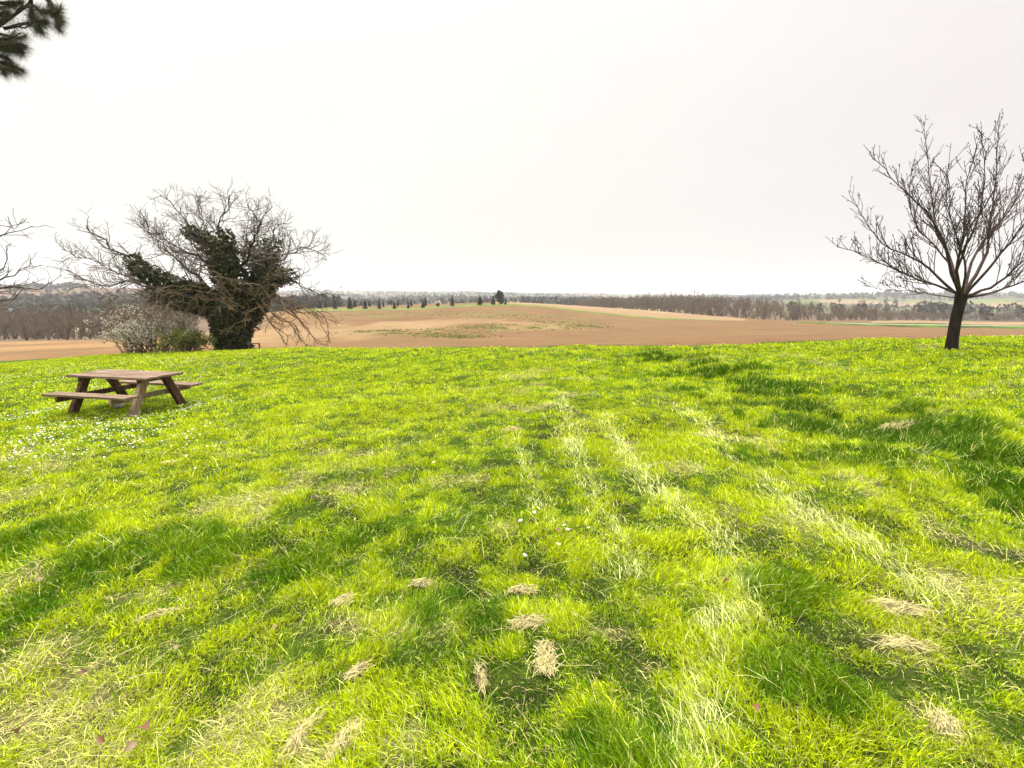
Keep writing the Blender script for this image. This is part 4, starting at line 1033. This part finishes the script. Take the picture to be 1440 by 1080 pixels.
# ------------------------------------------------------------------ row of small conifers on the grass verge
def conifer(name, seed, hgt, wid, full=1.0):
    g = np.random.default_rng(seed); tb = Tubes(); tb.add(sub([(0, 0, -.1), (.02, 0, hgt*.5), (0, 0, hgt)], 6), np.linspace(.025*hgt, .004, 6), 6)
    pos, siz, dr = [], [], []
    lev = int(hgt*7)
    for i in range(lev):
        f = (i+.5)/lev; z = hgt*(.10+.9*f); rad = wid*.5*(1-f)**.85*g.uniform(.75, 1.15)+.03
        for k in range(int(7+6*(1-f))):
            az = g.uniform(0, 6.28); m_ = int(4+rad*16*full); s = g.random(m_)
            pos.append(np.stack([math.cos(az)*rad*s, math.sin(az)*rad*s, z-.28*rad*s**1.5+.10*rad*s**4], 1)+g.normal(0, .025, (m_, 3))); siz.append(.07+.10*(1-s)*(1-f)+.05*g.random(m_))
    pos, siz = np.concatenate(pos), np.concatenate(siz); V, Q = cards(g, pos, siz*1.5, 1.5, .35); n = len(pos)
    col = mixc(np.broadcast_to(np.array([.014, .026, .014]), (n, 3)), np.array([.045, .06, .022]), g.random(n)**2)
    return tb, mesh('crown', V, [Q], np.repeat(col, 4, 0), smooth=False)
CT = []
for i, (hh_, ww_) in enumerate(((3.0, 1.35), (3.0, 1.0), (3.0, 1.7))):
    tb, cm = conifer('conifer', 60+i, hh_, ww_); v, q = tb.data(); CT.append((mesh('trunk', v, [q]), cm, hh_, ww_))
roots = {}
LBL = [
 (125, 200, 52, 30, 2, 160, 'faint brownish conifer half hidden behind the ivy tree brush'),
 (160, 190, 42, 26, 2, 172, 'low dark conifer second from the ivy tree in the row'),
 (215, 200, 52, 30, 0, 150, 'small even green conifer third from the ivy tree'),
 (305, 197, 75, 40, 0, 150, 'tallest dark conifer in the left part of the row'),
 (333, 185, 45, 26, 2, 170, 'shorter conifer close behind the right side of the tallest one'),
 (395, 196, 58, 30, 1, 150, 'slender green conifer next right after the tall pair'),
 (420, 180, 42, 15, 1, 176, 'thin conifer behind the right shoulder of the slender green one'),
 (480, 195, 62, 28, 0, 150, 'dark pointed conifer beside a very thin one'),
 (505, 187, 42, 13, 1, 168, 'thinnest conifer of the row beside the dark pointed one'),
 (570, 193, 42, 26, 2, 150, 'squat dark conifer with a thin one at its right'),
 (590, 182, 40, 12, 1, 172, 'thin conifer at the right of the squat dark one'),
 (652, 190, 46, 20, 1, 152, 'narrow conifer, left of a close pair in mid row'),
 (670, 180, 48, 20, 0, 168, 'conifer with pointed top, right of a close pair in mid row'),
 (740, 188, 40, 28, 2, 152, 'broad low conifer in front of a taller one left of the white house'),
 (755, 178, 52, 22, 0, 168, 'taller conifer rising behind the broad low one'),
 (915, 185, 60, 28, 1, 150, 'isolated slim conifer right of the round bush'),
 (1080, 180, 60, 36, 2, 150, 'isolated yellowish conifer left of the big evergreen'),
 (1158, 175, 52, 34, 2, 149, 'dark low conifer touching the left side of the big evergreen'),
 (1232, 175, 40, 20, 0, 150, 'small conifer touching the right side of the big evergreen'),
]
for zx, zy, zh, zw, k, Y, lab in LBL:
    px = 420+zx/4.235; p = at(px, Y); hh = zh/4.235*Y/F*1.0; ww = zw/4.235*Y/F
    tm, cm, h_, w_ = CT[k]; sc = (ww/w_, ww/w_, hh/h_)
    if k not in roots:
        o = empty('conifer', p, lab, 'conifer', 'row of small conifers on the grass verge'); roots[k] = o
        link('trunk', tm, M['bark_dark'], o); link('crown', cm, M['needles'], o); o.scale = sc
    else: dup(roots[k], p, rng.uniform(0, 6.28), sc, lab)
# big evergreen of the group
def leafy(name, px, Y, hgt, wid, label, cat, col, seed, lobes=26, dens=130, trunk=.12, ls=.22, group=None):
    g = np.random.default_rng(seed); b_ = at(px, Y); root = empty(name, b_, label, cat, group)
    tb = Tubes(); tb.add(sub([(0, 0, -.2), (.05, 0, hgt*.4), (0, .05, hgt*.85)], 6), np.linspace(hgt*.035, .02, 6), 7); pos = []
    for i in range(lobes):
        f = g.random(); az = g.uniform(0, 6.28); rr_ = wid*.42*math.sin(math.pi*min(1, .18+f*.80))**.6*g.uniform(.3, 1)
        c_ = np.array([math.cos(az)*rr_, math.sin(az)*rr_, hgt*(trunk+.06+(.86-trunk)*f)])
        tb.add(sub([(0, 0, c_[2]*.7), c_*np.array([.5, .5, .9]), c_], 4), np.linspace(.06, .015, 4), 4)
        q = g.normal(0, 1, (dens, 3)); q /= np.linalg.norm(q, axis=1)[:, None]
        pos.append(c_+q*(g.random((dens, 1))**.4)*np.array([wid*.17, wid*.17, hgt*.10]))
    pos = np.concatenate(pos); pos[:, 2] = np.maximum(pos[:, 2], .05); n = len(pos); V, Q = cards(g, pos, g.uniform(.6, 1.3, n)*ls, 1.4)
    cc = mixc(np.broadcast_to(np.array(col[0]), (n, 3)), np.array(col[1]), g.random(n)**1.5)
    tb.build('trunk', M['bark_dark'], root); link('crown', mesh('crown', V, [Q], np.repeat(cc, 4, 0), smooth=False), M['needles'], root)
EG = ((.013, .024, .013), (.05, .065, .022))
leafy('evergreen_tree', 420+1196/4.235, 150, 4.35, 3.1, 'large rounded dark evergreen at the right end of the conifer row', 'tree', EG, 5, 34, 170, .05)
leafy('bush', 420+828/4.235, 148, 1.55, 1.25, 'small round dark bush below the white house in the conifer row', 'bush', ((.05, .04, .02), (.09, .08, .03)), 6, 12, 90, .2, .16)
leafy('bush', 420+548/4.235, 205, 2.3, 3.2, 'blurred brown bush behind the conifer row', 'bush', ((.07, .055, .05), (.12, .09, .08)), 7, 14, 90, .05, .26)
leafy('oak_tree', 1325, 445, 6.5, 15, 'wide dark evergreen by the village houses left of the young tree trunk', 'tree', EG, 8, 26, 90, .02, .9)
for i, (px, Y, hh, ww, lab) in enumerate([
 (1398, 1090, 15, 14, 'dark round tree on the skyline right of the young tree trunk'),
 (1424, 1085, 12, 22, 'low dark clump on the skyline near the right edge'),
 (1332, 1080, 12, 24, 'wide dark clump on the skyline behind the young tree'),
 (1252, 1060, 15, 40, 'broad grey copse topping the green hill'),
 (1290, 1075, 17, 34, 'taller grey copse on the hilltop left of the young tree'),
]): leafy('hilltop_tree', px, Y, hh, ww, lab, 'tree', ((.04, .04, .03), (.08, .075, .05)), 80+i, 20, 60, .05, 2.6)

# ------------------------------------------------------------------ far houses
def house(px, Y, wx_, dy_, wall_h, roof_h, rz, label, dz=0, group='houses of the far village'):
    p = at(px, Y); p[2] += dz; t = empty('house', p, label, 'house', group, rz)
    V, Q = box(-wx_/2, wx_/2, -dy_/2, dy_/2, -2, wall_h); link('wall', mesh('wall', V, [Q], smooth=False), M['render'], t)
    e = .35; V = np.array([(-wx_/2-e, -dy_/2-e, wall_h-.1), (wx_/2+e, -dy_/2-e, wall_h-.1), (wx_/2+e, dy_/2+e, wall_h-.1), (-wx_/2-e, dy_/2+e, wall_h-.1), (-wx_/2-e, 0, wall_h+roof_h), (wx_/2+e, 0, wall_h+roof_h)])
    rf = link('roof', mesh('roof', V, [np.array([(0, 1, 5, 4), (2, 3, 4, 5), (0, 3, 2, 1)]), np.array([(0, 4, 3), (1, 2, 5)])], smooth=False), M['tile'], t)
    V, Q = box(wx_*.22, wx_*.22+.8, -.3, .3, wall_h+roof_h*.5, wall_h+roof_h+.9); link('chimney', mesh('chimney', V, [Q], smooth=False), M['render'], rf)
    nw = max(2, int(wx_/3.2))
    for k in range(nw):
        xx = -wx_/2+wx_*(k+.5)/nw; V, Q = box(xx-.5, xx+.5, -dy_/2-.06, -dy_/2+.05, wall_h*.38, wall_h*.38+1.4); link('window', mesh('window', V, [Q], smooth=False), M['shutter'], t)
    V, Q = box(-wx_*.04-.5, -wx_*.04+.5, -dy_/2-.05, -dy_/2+.05, 0, 2.1) if nw % 2 == 0 else box(wx_*.3-.5, wx_*.3+.5, -dy_/2-.05, -dy_/2+.05, 0, .9)
    link('door', mesh('door', V, [Q], smooth=False), M['shutter'], t)
house(420+827/4.235, 330, 3.6, 3.2, 2.3, 1.5, .3, 'small white house peeping over the field behind the conifer row', .6, None)
for a_ in [
 (1262, 452, 9, 6, 3.2, 2, .2, 'pale low farmhouse at the left end of the far village'),
 (1271, 470, 8, 6, 3.4, 2.2, -.3, 'grey house set back in the left half of the village'),
 (1281, 448, 7, 6, 3.0, 2, .5, 'small pale house in the middle of the village'),
 (1303, 520, 10, 7, 4.6, 2.6, .1, 'tallest pale house above the village at its right'),
 (1311, 505, 7, 6, 3.4, 2.2, -.2, 'smaller house right beside the tallest pale house'),
 (1383, 1080, 14, 10, 5, 3, .2, 'pale house on the skyline left of the hilltop clump'),
 (1409, 1080, 16, 10, 5, 3, -.1, 'long pale house on the skyline between two dark trees'),
]: house(*a_)
